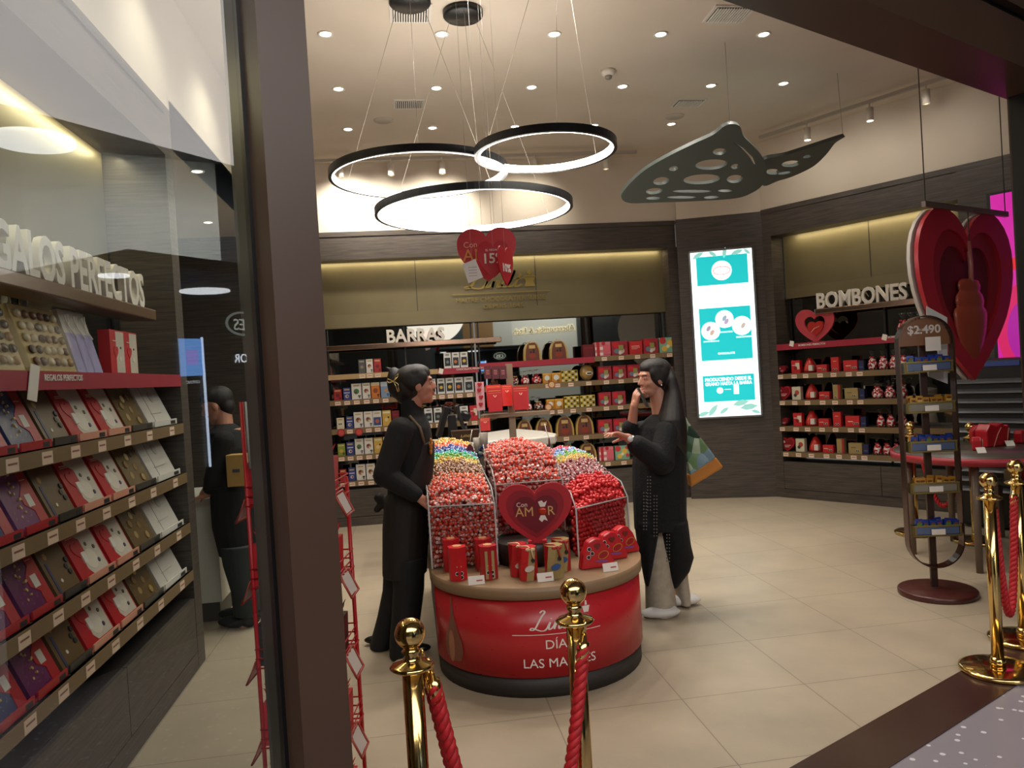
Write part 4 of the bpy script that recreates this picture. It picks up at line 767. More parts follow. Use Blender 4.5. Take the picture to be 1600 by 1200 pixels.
o = put('lettering', text_mesh('10%', .06, PAPER, ext=.001, bold=.02), t); o.location = (0, -.005, -.03); q = MB(); q.tube([(0, 0, .08), (0, 0, CZ-p.z)], .0008, M('#c9c4ba', .4), 5); put('wire', q, t)
p = at(738, 424, D-.22); t = thing('paper_note', 'tilted white paper note hanging beside the red hearts', 'note', p, HP); q = MB(); q.prism([(-.05, .04), (.02, .065), (.055, -.035), (-.025, -.062)], -.001, .001, M('#efe9e2', .5)); put('sheet', q, t)
q = MB(); [q.box(-.02, .025, -.002, -.001, z_, z_+.003, M('#b8a8a4', .5)) for z_ in (.02, .005, -.01, -.025)]; put('print', q, t); q = MB(); q.tube([(0, 0, .05), (0, 0, CZ-p.z)], .0008, M('#c9c4ba', .4), 5); put('string', q, t)
# big heart on its rod
pa = at(1443, 319, 5.35); pb = at(1573, 335, 6.0); d = (pb-pa); ang = math.atan2(d.y, d.x); mid = (pa+pb)/2; L_ = d.length
hw = 1.16; c0 = at(1513, 462, 5.68); hh = (at(1513, 332, 5.68)-at(1513, 597, 5.68)).length
t = thing('giant_heart_sign', 'giant layered red heart board with chocolate pouring onto a praline, hung from a rod', 'hanging sign', c0, ang)
hw = (at(1588, 440, 6.02)-at(1437, 440, 5.33)).length
put('backing_board', shape_mesh([heart(hw*1.0, hh)], .012, M('#cfc8c0', .5)), t).location = (-.012, .05, .0)
put('outer_board', shape_mesh([heart(hw, hh), heart(hw*.72, hh*.76, 48, .0, .0)], .015, M('#b92a36', .4)), t)
o = put('middle_board', shape_mesh([heart(hw*.8, hh*.84), heart(hw*.54, hh*.58)], .01, M('#a32432', .4)), t); o.location = (0, .02, 0)
o = put('inner_board', shape_mesh([heart(hw*.7, hh*.74)], .008, M('#6e1c2a', .4)), t); o.location = (0, .036, 0)
CHOC = M('#a84a36', .22); q = MB(); q.lathe([(.0, -.40), (.05, -.36), (.10, -.30), (.15, -.23), (.185, -.15), (.2, -.08), (.205, -.03), (.19, .0), (.165, .012), (.17, .03), (.178, .055), (.165, .09), (.135, .115), (.125, .125), (.135, .14), (.14, .16), (.125, .19), (.09, .205), (.055, .2), (.03, .17), (0, .165)], CHOC, 36)
q.v = [(x*1.0, y*.22, z) for x, y, z in q.v]; q.tube([(.0, -.01, .13), (.005, -.015, .3), (-.005, -.01, .46)], .018, M('#b87060', .25), 10); o = put('praline_relief', q, t); o.location = (.02, .0, -.1); o.scale = (1.15, 1, 1.1)
rod = thing('hanging_rod', 'thin grey-brown rod on two wires above the giant heart', 'rod', mid, ang); tilt = math.asin(d.z/L_)
q = MB(); q.box(-L_/2, L_/2, -.015, .015, -.02, .02, M('#7d6a60', .4)); put('bar', q, rod)
for s in (-1, 1): q = MB(); q.tube([(s*L_*.48, 0, .02), (s*L_*.48, 0, CZ-mid.z)], .004, M('#4a4540', .4), 6); put('wire', q, rod)
q = MB(); q.tube([(0, 0, -.02), (0, 0, c0.z+hh*.28-mid.z)], .004, M('#4a4540', .4), 6); put('hook', q, rod)
# ================================================================ BARRIERS
def stanchion(x, y, lb):
    t = thing('stanchion', lb, 'barrier post', (x, y, .004), 0, 'gold rope barrier posts')
    q = MB(); q.lathe([(0, 0), (.16, 0), (.165, .008), (.165, .018), (.15, .024), (.04, .03), (.0, .03)], BRASS, 48); put('base', q, t)
    q = MB(); q.lathe([(.026, .028), (.026, .81)], BRASS, 28); q.lathe([(.032, .03), (.034, .05), (.026, .07)], BRASS, 28); put('pole', q, t)
    q = MB(); q.lathe([(.028, .808), (.05, .812), (.056, .818), (.05, .824), (.026, .832), (.016, .845), (.024, .855), (.016, .865), (.0, .868)], BRASS, 36); put('collar', q, t)
    q = MB(); q.ball((0, 0, .9), .0385, BRASS, 32, 20); put('finial', q, t); return t
S1 = at(646, 1075, 1.9); S2 = at(900, 1000, 2.17); S1 = (S1.x, S1.y); S2 = (S2.x, S2.y)
stanchion(*S1, 'gold ball-topped barrier post nearest the brown pillar, red rope hooked at its right')
stanchion(*S2, 'gold ball-topped barrier post in front of the red counter lettering')
stanchion(2.661, 3.208, 'gold ball-topped barrier post standing alone on the brown floor band at right')
stanchion(3.06, 3.5, 'gold ball-topped barrier post at the right edge, mostly outside the photo')
stanchion(4.33, 5.38, 'gold ball-topped barrier post behind the red-edged table, in front of the louvres')
stanchion(4.12, 5.8, 'gold ball-topped barrier post hidden behind the arched snack stand')
RB_ = noise_mat('red_rope', '#a5141c', '#c41f26', (1, 1, 1), 60, .6)
def rope(a, b, sag, lb, r=.0105, off=.0095):
    a, b = Vector(a), Vector(b); t = thing('barrier_rope', lb, 'rope', ((a.x+b.x)/2, (a.y+b.y)/2, 0)); o0 = t.location; N = 150
    P = []
    for i in range(N+1):
        k = i/N; k = .5-.5*math.cos(PI*k) if False else k
        p = a.lerp(b, k)-o0; p.z -= sag*(1-(2*k-1)**2); P.append(p)
    S = [0]
    for i in range(N): S.append(S[-1]+(P[i+1]-P[i]).length)
    q = MB(); side = (b-a).normalized().cross(Vector((0, 0, 1)))
    for s in range(3):
        pts = []
        n_ = int(S[-1]/.008); j = 0
        for i in range(n_+1):
            d_ = S[-1]*i/n_
            while j < N-1 and S[j+1] < d_: j += 1
            f = (d_-S[j])/max(1e-6, S[j+1]-S[j]); p = P[j].lerp(P[j+1], f); tt = (P[j+1]-P[j]).normalized(); nn = tt.cross(side).normalized(); ph = d_/.075*2*PI+s*2*PI/3
            pts.append(p+(side*math.cos(ph)+nn*math.sin(ph))*off)
        q.tube(pts, r, RB_, 7)
    put('cord', q, t)
    for e, e2 in ((0, 3), (N, N-3)):
        p = P[e]; dd = (P[e2]-P[e]).normalized(); q = MB(); q.lathe([(0, -.03), (.008, -.03), (.01, -.012), (.017, -.01), (.017, .045), (.0, .045)], BRASS, 18, c=p, ax=dd); q.tube([p-dd*.03, p-dd*.05+Vector((0, 0, .005)), p-dd*.07], .005, BRASS, 8); put('end_cap', q, t)
v1 = Vector((S1[0], S1[1], 0)); v2 = Vector((S2[0], S2[1], 0)); dv = (v2-v1).normalized(); dv_ = dv.copy(); cam_side = Vector((.2, -.98, 0))
rope(v1+dv*.055+cam_side*.01+Vector((0, 0, .765)), v2-dv*.0+cam_side*.05+Vector((0, 0, .765)), .66, 'red braided rope hanging between the two front barrier posts')
v3 = Vector((2.661, 3.208, 0)); v4 = Vector((3.06, 3.5, 0)); dv = (v4-v3).normalized()
rope(v3+dv*.06+Vector((0, 0, .76)), v4-dv*.06+Vector((0, 0, .76)), .55, 'red braided rope sagging between the two posts at the right edge')
v5 = Vector((4.33, 5.38, 0)); v6 = Vector((4.12, 5.8, 0)); dv = (v6-v5).normalized()
rope(v5+dv*.06+Vector((0, 0, .76)), v6-dv*.06+Vector((0, 0, .76)), .5, 'red braided rope seen behind the red-edged table')
rope(v1+dv_*.05-cam_side*.04+Vector((0, 0, .775)), v1+dv_*.19-cam_side*.03+Vector((0, 0, .06)), .0, 'second red braided rope hanging loose just behind the first at the nearest post')
# ================================================================ ROUND-FRONTED COUNTER WITH BINS
PC = Vector((.625, 4.06, 0)); PR = .555
def capsule(r, yb, n=28): return [(-r, yb)]+[(-r*math.cos(PI*k/n), -r*math.sin(PI*k/n)) for k in range(n+1)]+[(r, yb)]
pod = thing('promotion_counter', 'round-fronted red counter with a taupe top and DIA DE LAS MADRES lettering', 'counter', PC)
q = MB(); q.prism(capsule(PR+.015, 1.5), .472, .53, M('#8d7356', .45), 'z', True); put('counter_top', q, pod)
q = MB(); q.prism(capsule(PR-.01, 1.48), .0, .095, noise_mat('charcoal_plinth', '#2c2826', '#3a3532', (1, 1, 26), 3, .6), 'z', True); put('plinth', q, pod)
q = MB(); q.prism(capsule(PR-.025, 1.49), .09, .475, M('#4d463f', .5), 'z', True); put('body', q, pod)
def bend(me, th0, r):
    for v in me.vertices:
        th = th0+v.co.x/r; rr = r-v.co.y; v.co = (rr*math.sin(th), -rr*math.cos(th), v.co.z)
    me.update(); return me
q = MB(); n = 40; a0, a1 = -1.48, 1.5; vs = []; R_ = PR
for k in range(n+1):
    th = a0+(a1-a0)*k/n
    for z in (.098, .470): vs.append((R_*math.sin(th), -R_*math.cos(th), z))
for k in range(n+1):
    th = a0+(a1-a0)*k/n
    for z in (.098, .470): vs.append(((R_-.012)*math.sin(th), -(R_-.012)*math.cos(th), z))
m_ = 2*(n+1)
fs = [(2*k, 2*k+2, 2*k+3, 2*k+1) for k in range(n)]+[(m_+2*k, m_+2*k+1, m_+2*k+3, m_+2*k+2) for k in range(n)]+[(2*k+1, 2*k+3, m_+2*k+3, m_+2*k+1) for k in range(n)]+[(2*k, m_+2*k, m_+2*k+2, 2*k+2) for k in range(n)]
q.add(vs, fs, M('#bb242b', .3), True); put('red_panel', q, pod)
q = MB(); q.box(-PR+.012, -PR+.05, .03, .1, .0, .47, M('#4a423b', .4)); put('edge_post', q, pod)
def podtext(s, u, v, width, cap, name='lettering', **kw):
    p = zat(u, v, .66, 3.505); th = math.asin(max(-1, min(1, (p.x-PC.x)/PR))); me = text_mesh(s, .2, PAPER, ext=.0008, **kw).copy()
    xs = [v_.co.x for v_ in me.vertices]; sc = width/(max(xs)-min(xs)); mx = (max(xs)+min(xs))/2
    for v_ in me.vertices: v_.co = ((v_.co.x-mx)*sc, v_.co.y, v_.co.z*cap/(.2*.73)+p.z)
    return put(name, bend(me, th, PR+.002), pod)
p = zat(868, 984, .66, 3.505); me = script_mesh(.24, .1, .009, .001, PAPER)
for v_ in me.vertices: v_.co.z += p.z
put('script_lettering', bend(me, math.asin((p.x-PC.x)/PR), PR+.002), pod)
podtext('D\u00cdA DE', 886, 1011, .2, .044); podtext('LAS MADRES', 877, 1040, .355, .044)
q = MB(); q.box(-.22, .22, -.0008, .0008, -.0015, .0015, PAPER); me = q.mesh('rule')
import bmesh
bm = bmesh.new(); bm.from_mesh(me); bmesh.ops.subdivide_edges(bm, edges=[e for e in bm.edges if abs(e.verts[0].co.x-e.verts[1].co.x) > .1], cuts=24); bm.to_mesh(me); bm.free()
p = zat(872, 989, .66, 3.505)
for v_ in me.vertices: v_.co.z += p.z
put('rule', bend(me, math.asin((p.x-PC.x)/PR), PR+.002), pod)
def flatpod(pts, th0, z0, mat, name, th=.0012):
    q = MB(); q.prism([(a, b+z0) for a, b in pts], -th, 0, mat); me = q.mesh(name); return put(name, bend(me, th0, PR+.002), pod)
flatpod([(-.012, -.0), (.012, 0), (.02, .03), (-.02, .03)], .27, .385, PAPER, 'crest'); flatpod([(-.006, 0), (.006, 0), (.004, .022), (-.004, .022)], .27, .418, PAPER, 'crest')
drop = [(.004, .30), (.012, .2), (.03, .14), (.052, .08), (.056, .03), (.04, -.01), (0, -.02), (-.04, -.01), (-.056, .03), (-.052, .08), (-.03, .14), (-.012, .2), (-.004, .30)]
flatpod([(a_*1.35, b_) for a_, b_ in drop], -1.03, .15, M('#7a3f2c', .3), 'chocolate_drop_print', .001)
flatpod([(x*.25-.015, z*.4+.05) for x, z in circ(0, 0, .1, .2, 12)], -1.03, .15, M('#a86a50', .3), 'highlight_print', .0025)
# bins: acrylic walls, hidden stepped floor, sweets
ZT = .53
binw = [('left', [(.07, 4.04), (.415, 3.975)], ZT, 5.25, .86, .93, 1.05, 'left acrylic bin on the counter, bands of coloured wrapped sweets'),
        ('centre', [(.445, 4.16), (.825, 4.17)], .645, 4.75, .93, .99, 1.05, 'raised acrylic bin of red wrapped sweets behind the Con AMOR heart'),
        ('right', [(.855, 3.99), (1.215, 4.24)], ZT, 5.25, .79, .83, .925, 'right acrylic bin on the counter, red sweets below brown ones')]
def topz(b, y, y0): return b[4]+(b[6]-b[4])*max(0, (y-y0))/(b[3]-y0)
CAND = []
def swatch(side, k):
    if side == 'centre': return 'red'
    L_ = [(.24, 'red'), (.36, 'mix'), (.60, 'brown'), (.70, 'gold'), (.78, 'green'), (.86, 'teal'), (.97, 'blue'), (1.1, 'orange'), (9, 'gold')] if side == 'left' else \
         [(.17, 'solid'), (.34, 'solid'), (.62, 'brownpink'), (.74, 'brownpink'), (.86, 'gold'), (.95, 'green'), (1.05, 'skyblue'), (9, 'pink')]
    for a, c in L_:
        if k+random.uniform(-.04, .04) < a: return c
bins = []
for b in binw:
    nm, (fa, fb), z0, yb, zf, _, zbk, lb = b
    t = thing('acrylic_bin', lb, 'sweets bin', ((fa[0]+fb[0])/2, (fa[1]+fb[1])/2, z0)); o0 = Vector(t.location)
    xL, xR = fa[0], fb[0]
    def wall(P, Q, za, zb_, name='side_panel', cut=0):
        q = MB(); P, Q = Vector((P[0], P[1], 0)), Vector((Q[0], Q[1], 0)); d = (Q-P).normalized(); n_ = Vector((-d.y, d.x, 0))*.003
        def V(p, z, s): return tuple(p+n_*s+Vector((0, 0, z))-o0)
        if cut:
            C2 = P+d*cut
            for s in (-1,): q.add([V(P, z0, -1), V(Q, z0, -1), V(Q, zb_, -1), V(C2, za+cut*.6, -1), V(P, za, -1), V(P, z0, 1), V(Q, z0, 1), V(Q, zb_, 1), V(C2, za+cut*.6, 1), V(P, za, 1)], [(4, 3, 2, 1, 0), (5, 6, 7, 8, 9), (0, 1, 6, 5), (1, 2, 7, 6), (2, 3, 8, 7), (3, 4, 9, 8), (4, 0, 5, 9)], ACRYL)
        else: q.hexa([V(P, z0, -1), V(Q, z0, -1), V(Q, z0, 1), V(P, z0, 1)], [V(P, za, -1), V(Q, zb_, -1), V(Q, zb_, 1), V(P, za, 1)], ACRYL)
        put(name, q, t)
        E_ = MB(); E_.tube([Vector(V(P, za, 0)), Vector(V(C2, za+cut*.6, 0)) if cut else Vector(V(P.lerp(Q, .5), (za+zb_)/2, 0)), Vector(V(Q, zb_, 0))], .004, M('#c9ccca', .15, .0, Alpha=.7), 6); put('polished_edge', E_, t)
    wall(fa, fb, zf, zf, 'front_panel'); wall(fa, (xL, yb), zf, zbk, cut=.12); wall(fb, (xR, yb), zf, zbk, cut=.12)
    q = MB()
    for P in (fa, fb): q.box(P[0]-o0.x-.004, P[0]-o0.x+.004, P[1]-o0.y-.004, P[1]-o0.y+.004, 0, zf-z0, M('#c9ccca', .15))
    put('corner_edge', q, t)
    q = MB(); ww = .06
    fx = Vector((fb[0]-fa[0], fb[1]-fa[1], 0)); fx.normalize(); fy = Vector((-fx.y, fx.x, 0)); g1 = Vector((fa[0], fa[1], 0))+fx*.07+fy*.075-o0; g2 = Vector((fb[0], fb[1], 0))-fx*.045+fy*.075-o0
    xa_, xb_ = xL+ww-o0.x, xR-ww-o0.x; g1.x = max(g1.x, xa_-.03)
    q.hexa([(g1.x, g1.y, 0), (g2.x, g2.y, 0), (xb_, yb-o0.y-.03, .0), (xa_, yb-o0.y-.03, .0)], [(g1.x, g1.y, zf-z0-.07), (g2.x, g2.y, zf-z0-.07), (xb_, yb-o0.y-.03, zbk-z0-.07), (xa_, yb-o0.y-.03, zbk-z0-.07)], M('#6b2a2a', .6)); put('false_floor', q, t)
    S = .0265; fx = Vector((fb[0]-fa[0], fb[1]-fa[1], 0)); FLn = fx.length; fx.normalize(); fy = Vector((-fx.y, fx.x, 0))
    J = lambda a=.004: random.uniform(-a, a)
    for layer in (0, 1):                           # candies pressed against the front panel
        iz = 0; z = z0+.016
        while z < zf-.005:
            x = .018+(S/2 if (iz+layer) % 2 else 0)
            while x < FLn-.012:
                p = Vector((fa[0], fa[1], 0))+fx*(x+J())+fy*(.019+layer*.024+J(.002)); p.z = z+J(.003)
                hidden = nm == 'centre' and False
                CAND.append((p, 'solid' if nm == 'right' else 'red', nm, 'front' if layer == 0 else 'in')); x += S
            z += S*.9; iz += 1
    for sd in (0, 1):                              # side faces
        P0 = fa if sd == 0 else fb; y = P0[1]+.06
        while y < yb-.02:
            z = z0+.016
            zt_ = zf+(zbk-zf)*(y-P0[1])/(yb-P0[1])
            while z < zt_-.01:
                if z > zt_-.12 or y < P0[1]+.5: CAND.append((Vector((P0[0]+(.018 if sd == 0 else -.018)+J(.002), y+J(), z+J(.003))), 'solid' if nm == 'right' and y < 4.5 else swatch(nm, y-3.98 if nm == 'left' else y-4.05), nm, 'side'))
                z += S*.95
            y += S
    for layer in (0, 1, 2):                        # heap on top
        y = 0.; r_ = 0
        while y < yb-fa[1]-.02:
            x = .018+(S/2 if r_ % 2 else 0)
            while x < (xR-xL)-.01:
                X = xL+x; y0 = fa[1]+(fb[1]-fa[1])*(x/(xR-xL)); Y = y0+.02+y
                if Y < yb-.015:
                    bulge = .045*math.sin(PI*min(1, max(0, x/(xR-xL))))+.03*min(1, y/.08)
                    if nm == 'centre': bulge += .055*math.exp(-((y-.22)/.16)**2)
                    z = topz(b, Y, y0)+bulge-layer*.024+J(.008)
                    if y < .05 and layer == 0: z -= .02
                    CAND.append((Vector((X+J(.006), Y+J(.006), z)), swatch(nm, y+.02), nm, 'top' if layer == 0 else 'in'))
                x += S
            y += S*.9; r_ += 1
CCOL = {'red': ('#d64e3a', '#e2bdb6'), 'mix': ('#cc5a34', '#dcbcae'), 'solid': ('#c4282a', '#c4282a'), 'brown': ('#7a4a24', '#d9c4b4'), 'gold': ('#c9a03c', '#dccfa8'), 'green': ('#5d9a3c', '#c4d0a8'), 'teal': ('#3cb8a4', '#b8dcd4'),
        'blue': ('#3a4a90', '#b4bcd8'), 'orange': ('#d4602e', '#e8cfc4'), 'brownpink': ('#7a2a28', '#d9c4c8'), 'skyblue': ('#7a9ad0', '#d4dcea'), 'pink': ('#c43c50', '#ead0d8')}
def candy(q, c, twist, big):
    a, b_ = CCOL[c]; ma = M(a, .25, .12); mb = M(b_, .3) if c != 'solid' else ma
    if twist:
        q.ball((0, 0, 0), .0125, ma, 10 if big else 8, 7 if big else 5); n = 6
        for s in (-1, 1): q.lathe([(.004, .010), (.0095, .019), (.008, .021), (0, .016)], mb, n, ax=(s, 0, 0))
    else: q.ball((0, 0, 0), (.0125, .0125, .0165), ma, 10 if big else 8, 8 if big else 6)
VM = {}
def cmesh(c):
    if c not in VM: q = MB(); candy(q, c, c != 'solid', True); VM[c] = q.mesh('chocolate_ball')
    return VM[c]
CAND.sort(key=lambda k: ((k[0]-CP).length + (0 if k[3] in ('front', 'top') else 50)))
nL = {'left': 0, 'right': 0, 'centre': 0}; LIM = {'left': 150, 'right': 110, 'centre': 40}; rest = []
for p, c, nm, wh_ in CAND:
    if wh_ in ('front', 'top') and nL[nm] < LIM[nm] and c in ('red', 'solid') and not (nm == 'centre' and wh_ == 'front'):
        nL[nm] += 1; o = put('chocolate_ball', cmesh(c), loc=p); o.rotation_euler = (random.uniform(0, 6), random.uniform(0, 6), random.uniform(0, 6))
        if nm == 'right': tag(o, 'small plain red foil chocolate at the front of the right bin', 'chocolate', 'plain red foil chocolates at the front of the right bin')
        elif nm == 'left': tag(o, 'red twist-wrapped chocolate ball at the front of the left bin', 'chocolate', 'red twist-wrapped balls at the front of the left bin')
        else: tag(o, 'red twist-wrapped chocolate ball heaped in the centre bin', 'chocolate', 'red twist-wrapped balls in the centre bin')
    else: rest.append((p, c))
q = MB(); proto = {}
for c in CCOL:
    k = MB(); candy(k, c, c != 'solid', False); proto[c] = k
for p, c in rest:
    k = proto[c]; R = Matrix.Rotation(random.uniform(0, 6), 3, 'Z') @ Matrix.Rotation(random.uniform(0, 6), 3, 'X'); o = len(q.v)
    mm = [q.mi(m_) for m_ in k.mats]
    q.v += [tuple(R @ Vector(v_)+p) for v_ in k.v]; q.f += [tuple(o+i for i in f) for f in k.f]; q.m += [mm[i] for i in k.m]; q.s += k.s
tag(put('wrapped_chocolates', q), 'heaps of coloured wrapped chocolates filling the acrylic bins behind the front ones', 'chocolate', kind='stuff')
# riser, heart sign
riser = MB(); riser.lathe([(0, 0), (.205, 0), (.205, .108), (.2, .113), (0, .113)], M('#2b231f', .4), 48); tag(put('round_riser', riser, loc=(.615, 4.07+.0, .5315)), 'dark round riser under the centre bin, behind the twisted boxes', 'riser')
p = at(837, 802, 3.98); t = thing('heart_sign', 'dark-centred red heart board reading Con AMOR standing before the centre bin', 'display heart', p, HP)
w_ = 112/FOC*3.98; h_ = 94/FOC*3.98
put('board', shape_mesh([heart(w_, h_)], .008, M('#b82a34', .4)), t); o = put('middle_layer', shape_mesh([heart(w_*.78, h_*.8)], .001, M('#96222e', .4)), t); o.location = (0, -.010, .0); o = put('inner_layer', shape_mesh([heart(w_*.6, h_*.62)], .001, M('#751c28', .4)), t); o.location = (0, -.012, -.005)
for s, x, z, sz, mt in (('AM', -.058, -.01, .068, M('#d9b070', .35)), ('R', .08, -.01, .068, M('#d9b070', .35)), ('Con', -.07, .04, .034, M('#ead8c8', .5))): o = put('lettering', text_mesh(s, sz, mt, ext=.0006), t); o.location = (x, -.014, z)
q = MB(); q.ball((.037, -.014, .012), (.024, .008, .02), M('#c4402c', .25, .3), 14, 10); q.prism([(.025, .035), (.05, .035), (.062, .065), (.045, .055), (.035, .068), (.015, .062)], -.016, -.013, PAPER); q.prism([(.025, -.01), (.048, -.01), (.06, -.04), (.042, -.032), (.03, -.045), (.015, -.03)], -.016, -.013, PAPER); put('sweet_print', q, t)
q = MB(); q.box(-.05, .05, -.02, .05, -h_/2-.001, -h_/2+.012, M('#b82a34', .4)); put('foot', q, t)
# boxes on the counter top
def hexbox(u, v, h, c1, c2, lb, r=.048, D_=None):
    p = onz(u, v, ZT); t = thing('hexagonal_box', lb, 'chocolate box', (p.x, p.y+.02, ZT+.001), .1)
    P = [(r*math.cos(PI/6+k*PI/3), r*math.sin(PI/6+k*PI/3)) for k in range(6)]; q = MB(); q.prism(P, 0, h-.012, C(c1, .3), 'z'); put('body', q, t)
    q = MB(); q.prism([(a*1.03, b*1.03) for a, b in P], h-.02, h, C(c1, .3), 'z'); q.prism([(a*.5, b*.5) for a, b in P], h, h+.004, C('#d9a070', .4), 'z'); put('lid', q, t)
    q = MB(); f = -r*.866
    if c2: q.box(-r*.49, r*.49, f-.0008, f, .005, h-.022, C(c2, .35))
    q.box(-.012, .012, f-.0016, f, h*.42, h*.45, C('#e0c08a')); q.prism([(a, b+h*.55) for a, b in circ(0, 0, .009, None, 10)], f-.0016, f, C('#d9b070'))
    for cx, cz in ((-.011, .038), (.011, .038), (.011, .018)):
        q.prism([(a+cx, b+cz) for a, b in circ(0, 0, .0095, None, 12)], f-.0016, f, C('#e8e4dc')); q.prism([(a+cx, b+cz) for a, b in circ(0, 0, .0078, None, 8)], f-.0024, f, C('#1b1b1b'))
    put('front_print', q, t)
hexbox(707, 892, .165, '#bf2229', None, 'red hexagonal box behind the other red one on the counter')
hexbox(717, 907, .165, '#c8252b', None, 'red hexagonal box nearest the left end of the counter')
hexbox(757, 890, .16, '#b0262b', '#a08c5c', 'gold and red hexagonal box behind the other gold-red one')
hexbox(765, 905, .165, '#b0262b', '#a8935f', 'gold and red hexagonal box in front, right of the red ones')
def twist_box(u, v, h, base, cols, lb, r=.047, rib='#d9b890'):
    p = onz(u, v, ZT); t = thing('twisted_box', lb, 'chocolate box', (p.x, p.y+.015, ZT+.001)); q = MB(); n = 8; vs = []; fs = []; L_ = 6
    for i in range(L_+1):
        z = h*i/L_; a = .5*i/L_
        for k in range(n): vs.append((r*math.cos(a+2*PI*(k+.5)/n), r*math.sin(a+2*PI*(k+.5)/n), z))
    q.add(vs, [tuple(range(n-1, -1, -1)), tuple(L_*n+k for k in range(n))], C(base, .3))
    for i in range(L_):
        for k in range(n): q.add([vs[i*n+k], vs[i*n+(k+1) % n], vs[(i+1)*n+(k+1) % n], vs[(i+1)*n+k]], [(0, 1, 2, 3)], C(cols[k % len(cols)], .3))
    put('body', q, t)
    q = MB(); q.tube([(-r, -.0, h+.003), (0, -r*.4, h+.004), (r*.3, -r*1.02, h-.01), (r*.55, -r*.95, h*.6)], .0045, C(rib, .3), 6)
    for s in (-1, 1): q.ball((r*.2+s*.012, -r*.95, h-.008), (.013, .006, .008), C(rib, .3), 10, 6)
    put('ribbon', q, t); q = MB(); yy = -r-.002; q.prism([(a+.0, b+h*.38) for a, b in circ(0, 0, .024, .014, 16, .3)], yy-.002, yy+.006, C('#d9c8b8' if base[1] == 'c' else '#3a5a90', .3)); q.prism([(a+.02, b+h*.62) for a, b in circ(0, 0, .009, None, 10)], yy-.002, yy+.008, C('#1b1b1b')); put('label', q, t)
twist_box(812, 900, .16, '#c4262c', ['#c4262c', '#b01f26'], 'red twisted box at the back left of the four twisted boxes')
twist_box(827, 906, .16, '#c8252b', ['#c8252b', '#a88a5a', '#b8242a', '#c8252b'], 'red twisted box with cream bow in front')
twist_box(879, 892, .16, '#a8935f', ['#b0262b', '#a8935f', '#a8935f'], 'gold twisted box with red ribbon, farther back', rib='#b0262b')
twist_box(868, 903, .16, '#a8935f', ['#a8935f', '#9a8450', '#a8935f', '#b0262b'], 'gold twisted box with blue oval label, in front', rib='#b0262b')
def heartbag(u, v, lb, rz):
    p = onz(u, v, ZT); t = thing('heart_bag', lb, 'sweets bag', (p.x, p.y+.03, ZT+.001), rz); q = MB(); w, h = .19, .15
    P = [(-w*.5, .0), (w*.5, 0), (w*.52, .02), (w*.3, h*.72), (w*.12, h*.97), (-w*.05, h), (-w*.25, h*.9), (-w*.42, h*.5)]
    P = [(x, z) for x, z in P]; q.prism([(x*.94, z) for x, z in P], -.028, .028, C('#c4242b', .25)); q.prism(P, -.006, .006, C('#b81f26', .25)); o = put('body', q, t, bevel=.006)
    q = MB(); f = -.029
    q.prism([(a+.03, b+h*.42) for a, b in circ(0, 0, .03, .02, 18, .35)], f-.002, f, C('#c98a30', .3)); q.prism([(a+.03, b+h*.42) for a, b in circ(0, 0, .026, .016, 18, .35)], f-.003, f, C('#a01a20', .3)); q.prism([(a+.02, b+h*.22) for a, b in circ(0, 0, .035, .006, 14, -.1)], f-.002, f, C('#8a4a90', .4)); q.prism([(a, b+h*.72) for a, b in heart(.035, .03, 18)], f-.002, f, C('#7a2a20', .3))
    for cx, cz in ((-.045, .1), (-.03, .077), (-.05, .06)): q.prism([(a+cx, b+cz) for a, b in circ(0, 0, .011, None, 12)], f-.002, f, C('#e8e4dc')); q.prism([(a+cx, b+cz) for a, b in circ(0, 0, .009, None, 10)], f-.003, f, C('#1b1b1b'))
    put('front_print', q, t)
heartbag(934, 888, 'shiny red heart-shaped sweet bag, front left of the three', .15)
heartbag(956, 876, 'shiny red heart-shaped sweet bag between the other two', .25)
heartbag(976, 866, 'shiny red heart-shaped sweet bag nearest the phoning woman', .35)
for u, v, lb in ((745, 914, 'white price card before the gold hexagonal boxes'), (853, 909, 'brightest white price card before the twisted boxes'), (955, 893, 'white price card before the red heart bags')):
    p = onz(u, v, ZT); q = MB(); q.prism([(-.04, 0), (.04, 0), (.04, .042), (-.04, .042)], -.001, .001, PAPER); q.box(.0, .03, -.002, -.001, .016, .022, C('#b03038')); q.box(-.04, .04, 0, .02, 0, .002, PAPER); o = put('price_card', q, loc=(p.x, p.y, ZT+.001), rz=.05*(1 if u < 900 else 3)); o.rotation_euler[0] = -.3; tag(o, lb, 'price card')
# post with red gift bags, cups and scoops at the back of the counter
px_, py_ = .715, 5.3
t = thing('display_post', 'tall square taupe post with a crossbar at the back of the counter', 'display post', (px_, py_, ZT)); q = MB(); q.box(-.022, .022, -.022, .022, 0, 1.08, M('#8a7862', .4)); q.box(-.03, .03, -.03, .03, 0, .3, M('#7d6a54', .4)); put('post', q, t)
zb_ = zat(800, 645, px_, py_).z-ZT; q = MB(); q.box(-.22, .27, -.03, .03, zb_-.025, zb_, M('#8a7862', .4)); put('crossbar', q, t)
for i, u in enumerate((762, 774, 786)):
    p = zat(u, 582, px_-.1, py_-.05); q = MB(); q.box(-.025, .025, -.002, .002, -.045, .045, M('#5c2a30', .4)); [q.box(-.012, .012, -.003, -.002, z_, z_+.004, M('#c98a80', .4)) for z_ in (0, -.012, .012)]; tag(put('sign_card', q, loc=(p.x, p.y, p.z)), 'dark maroon card beside the display post, %s of three' % ['leftmost', 'middle', 'nearest to the post'][i], 'card', 'maroon cards at the display post')
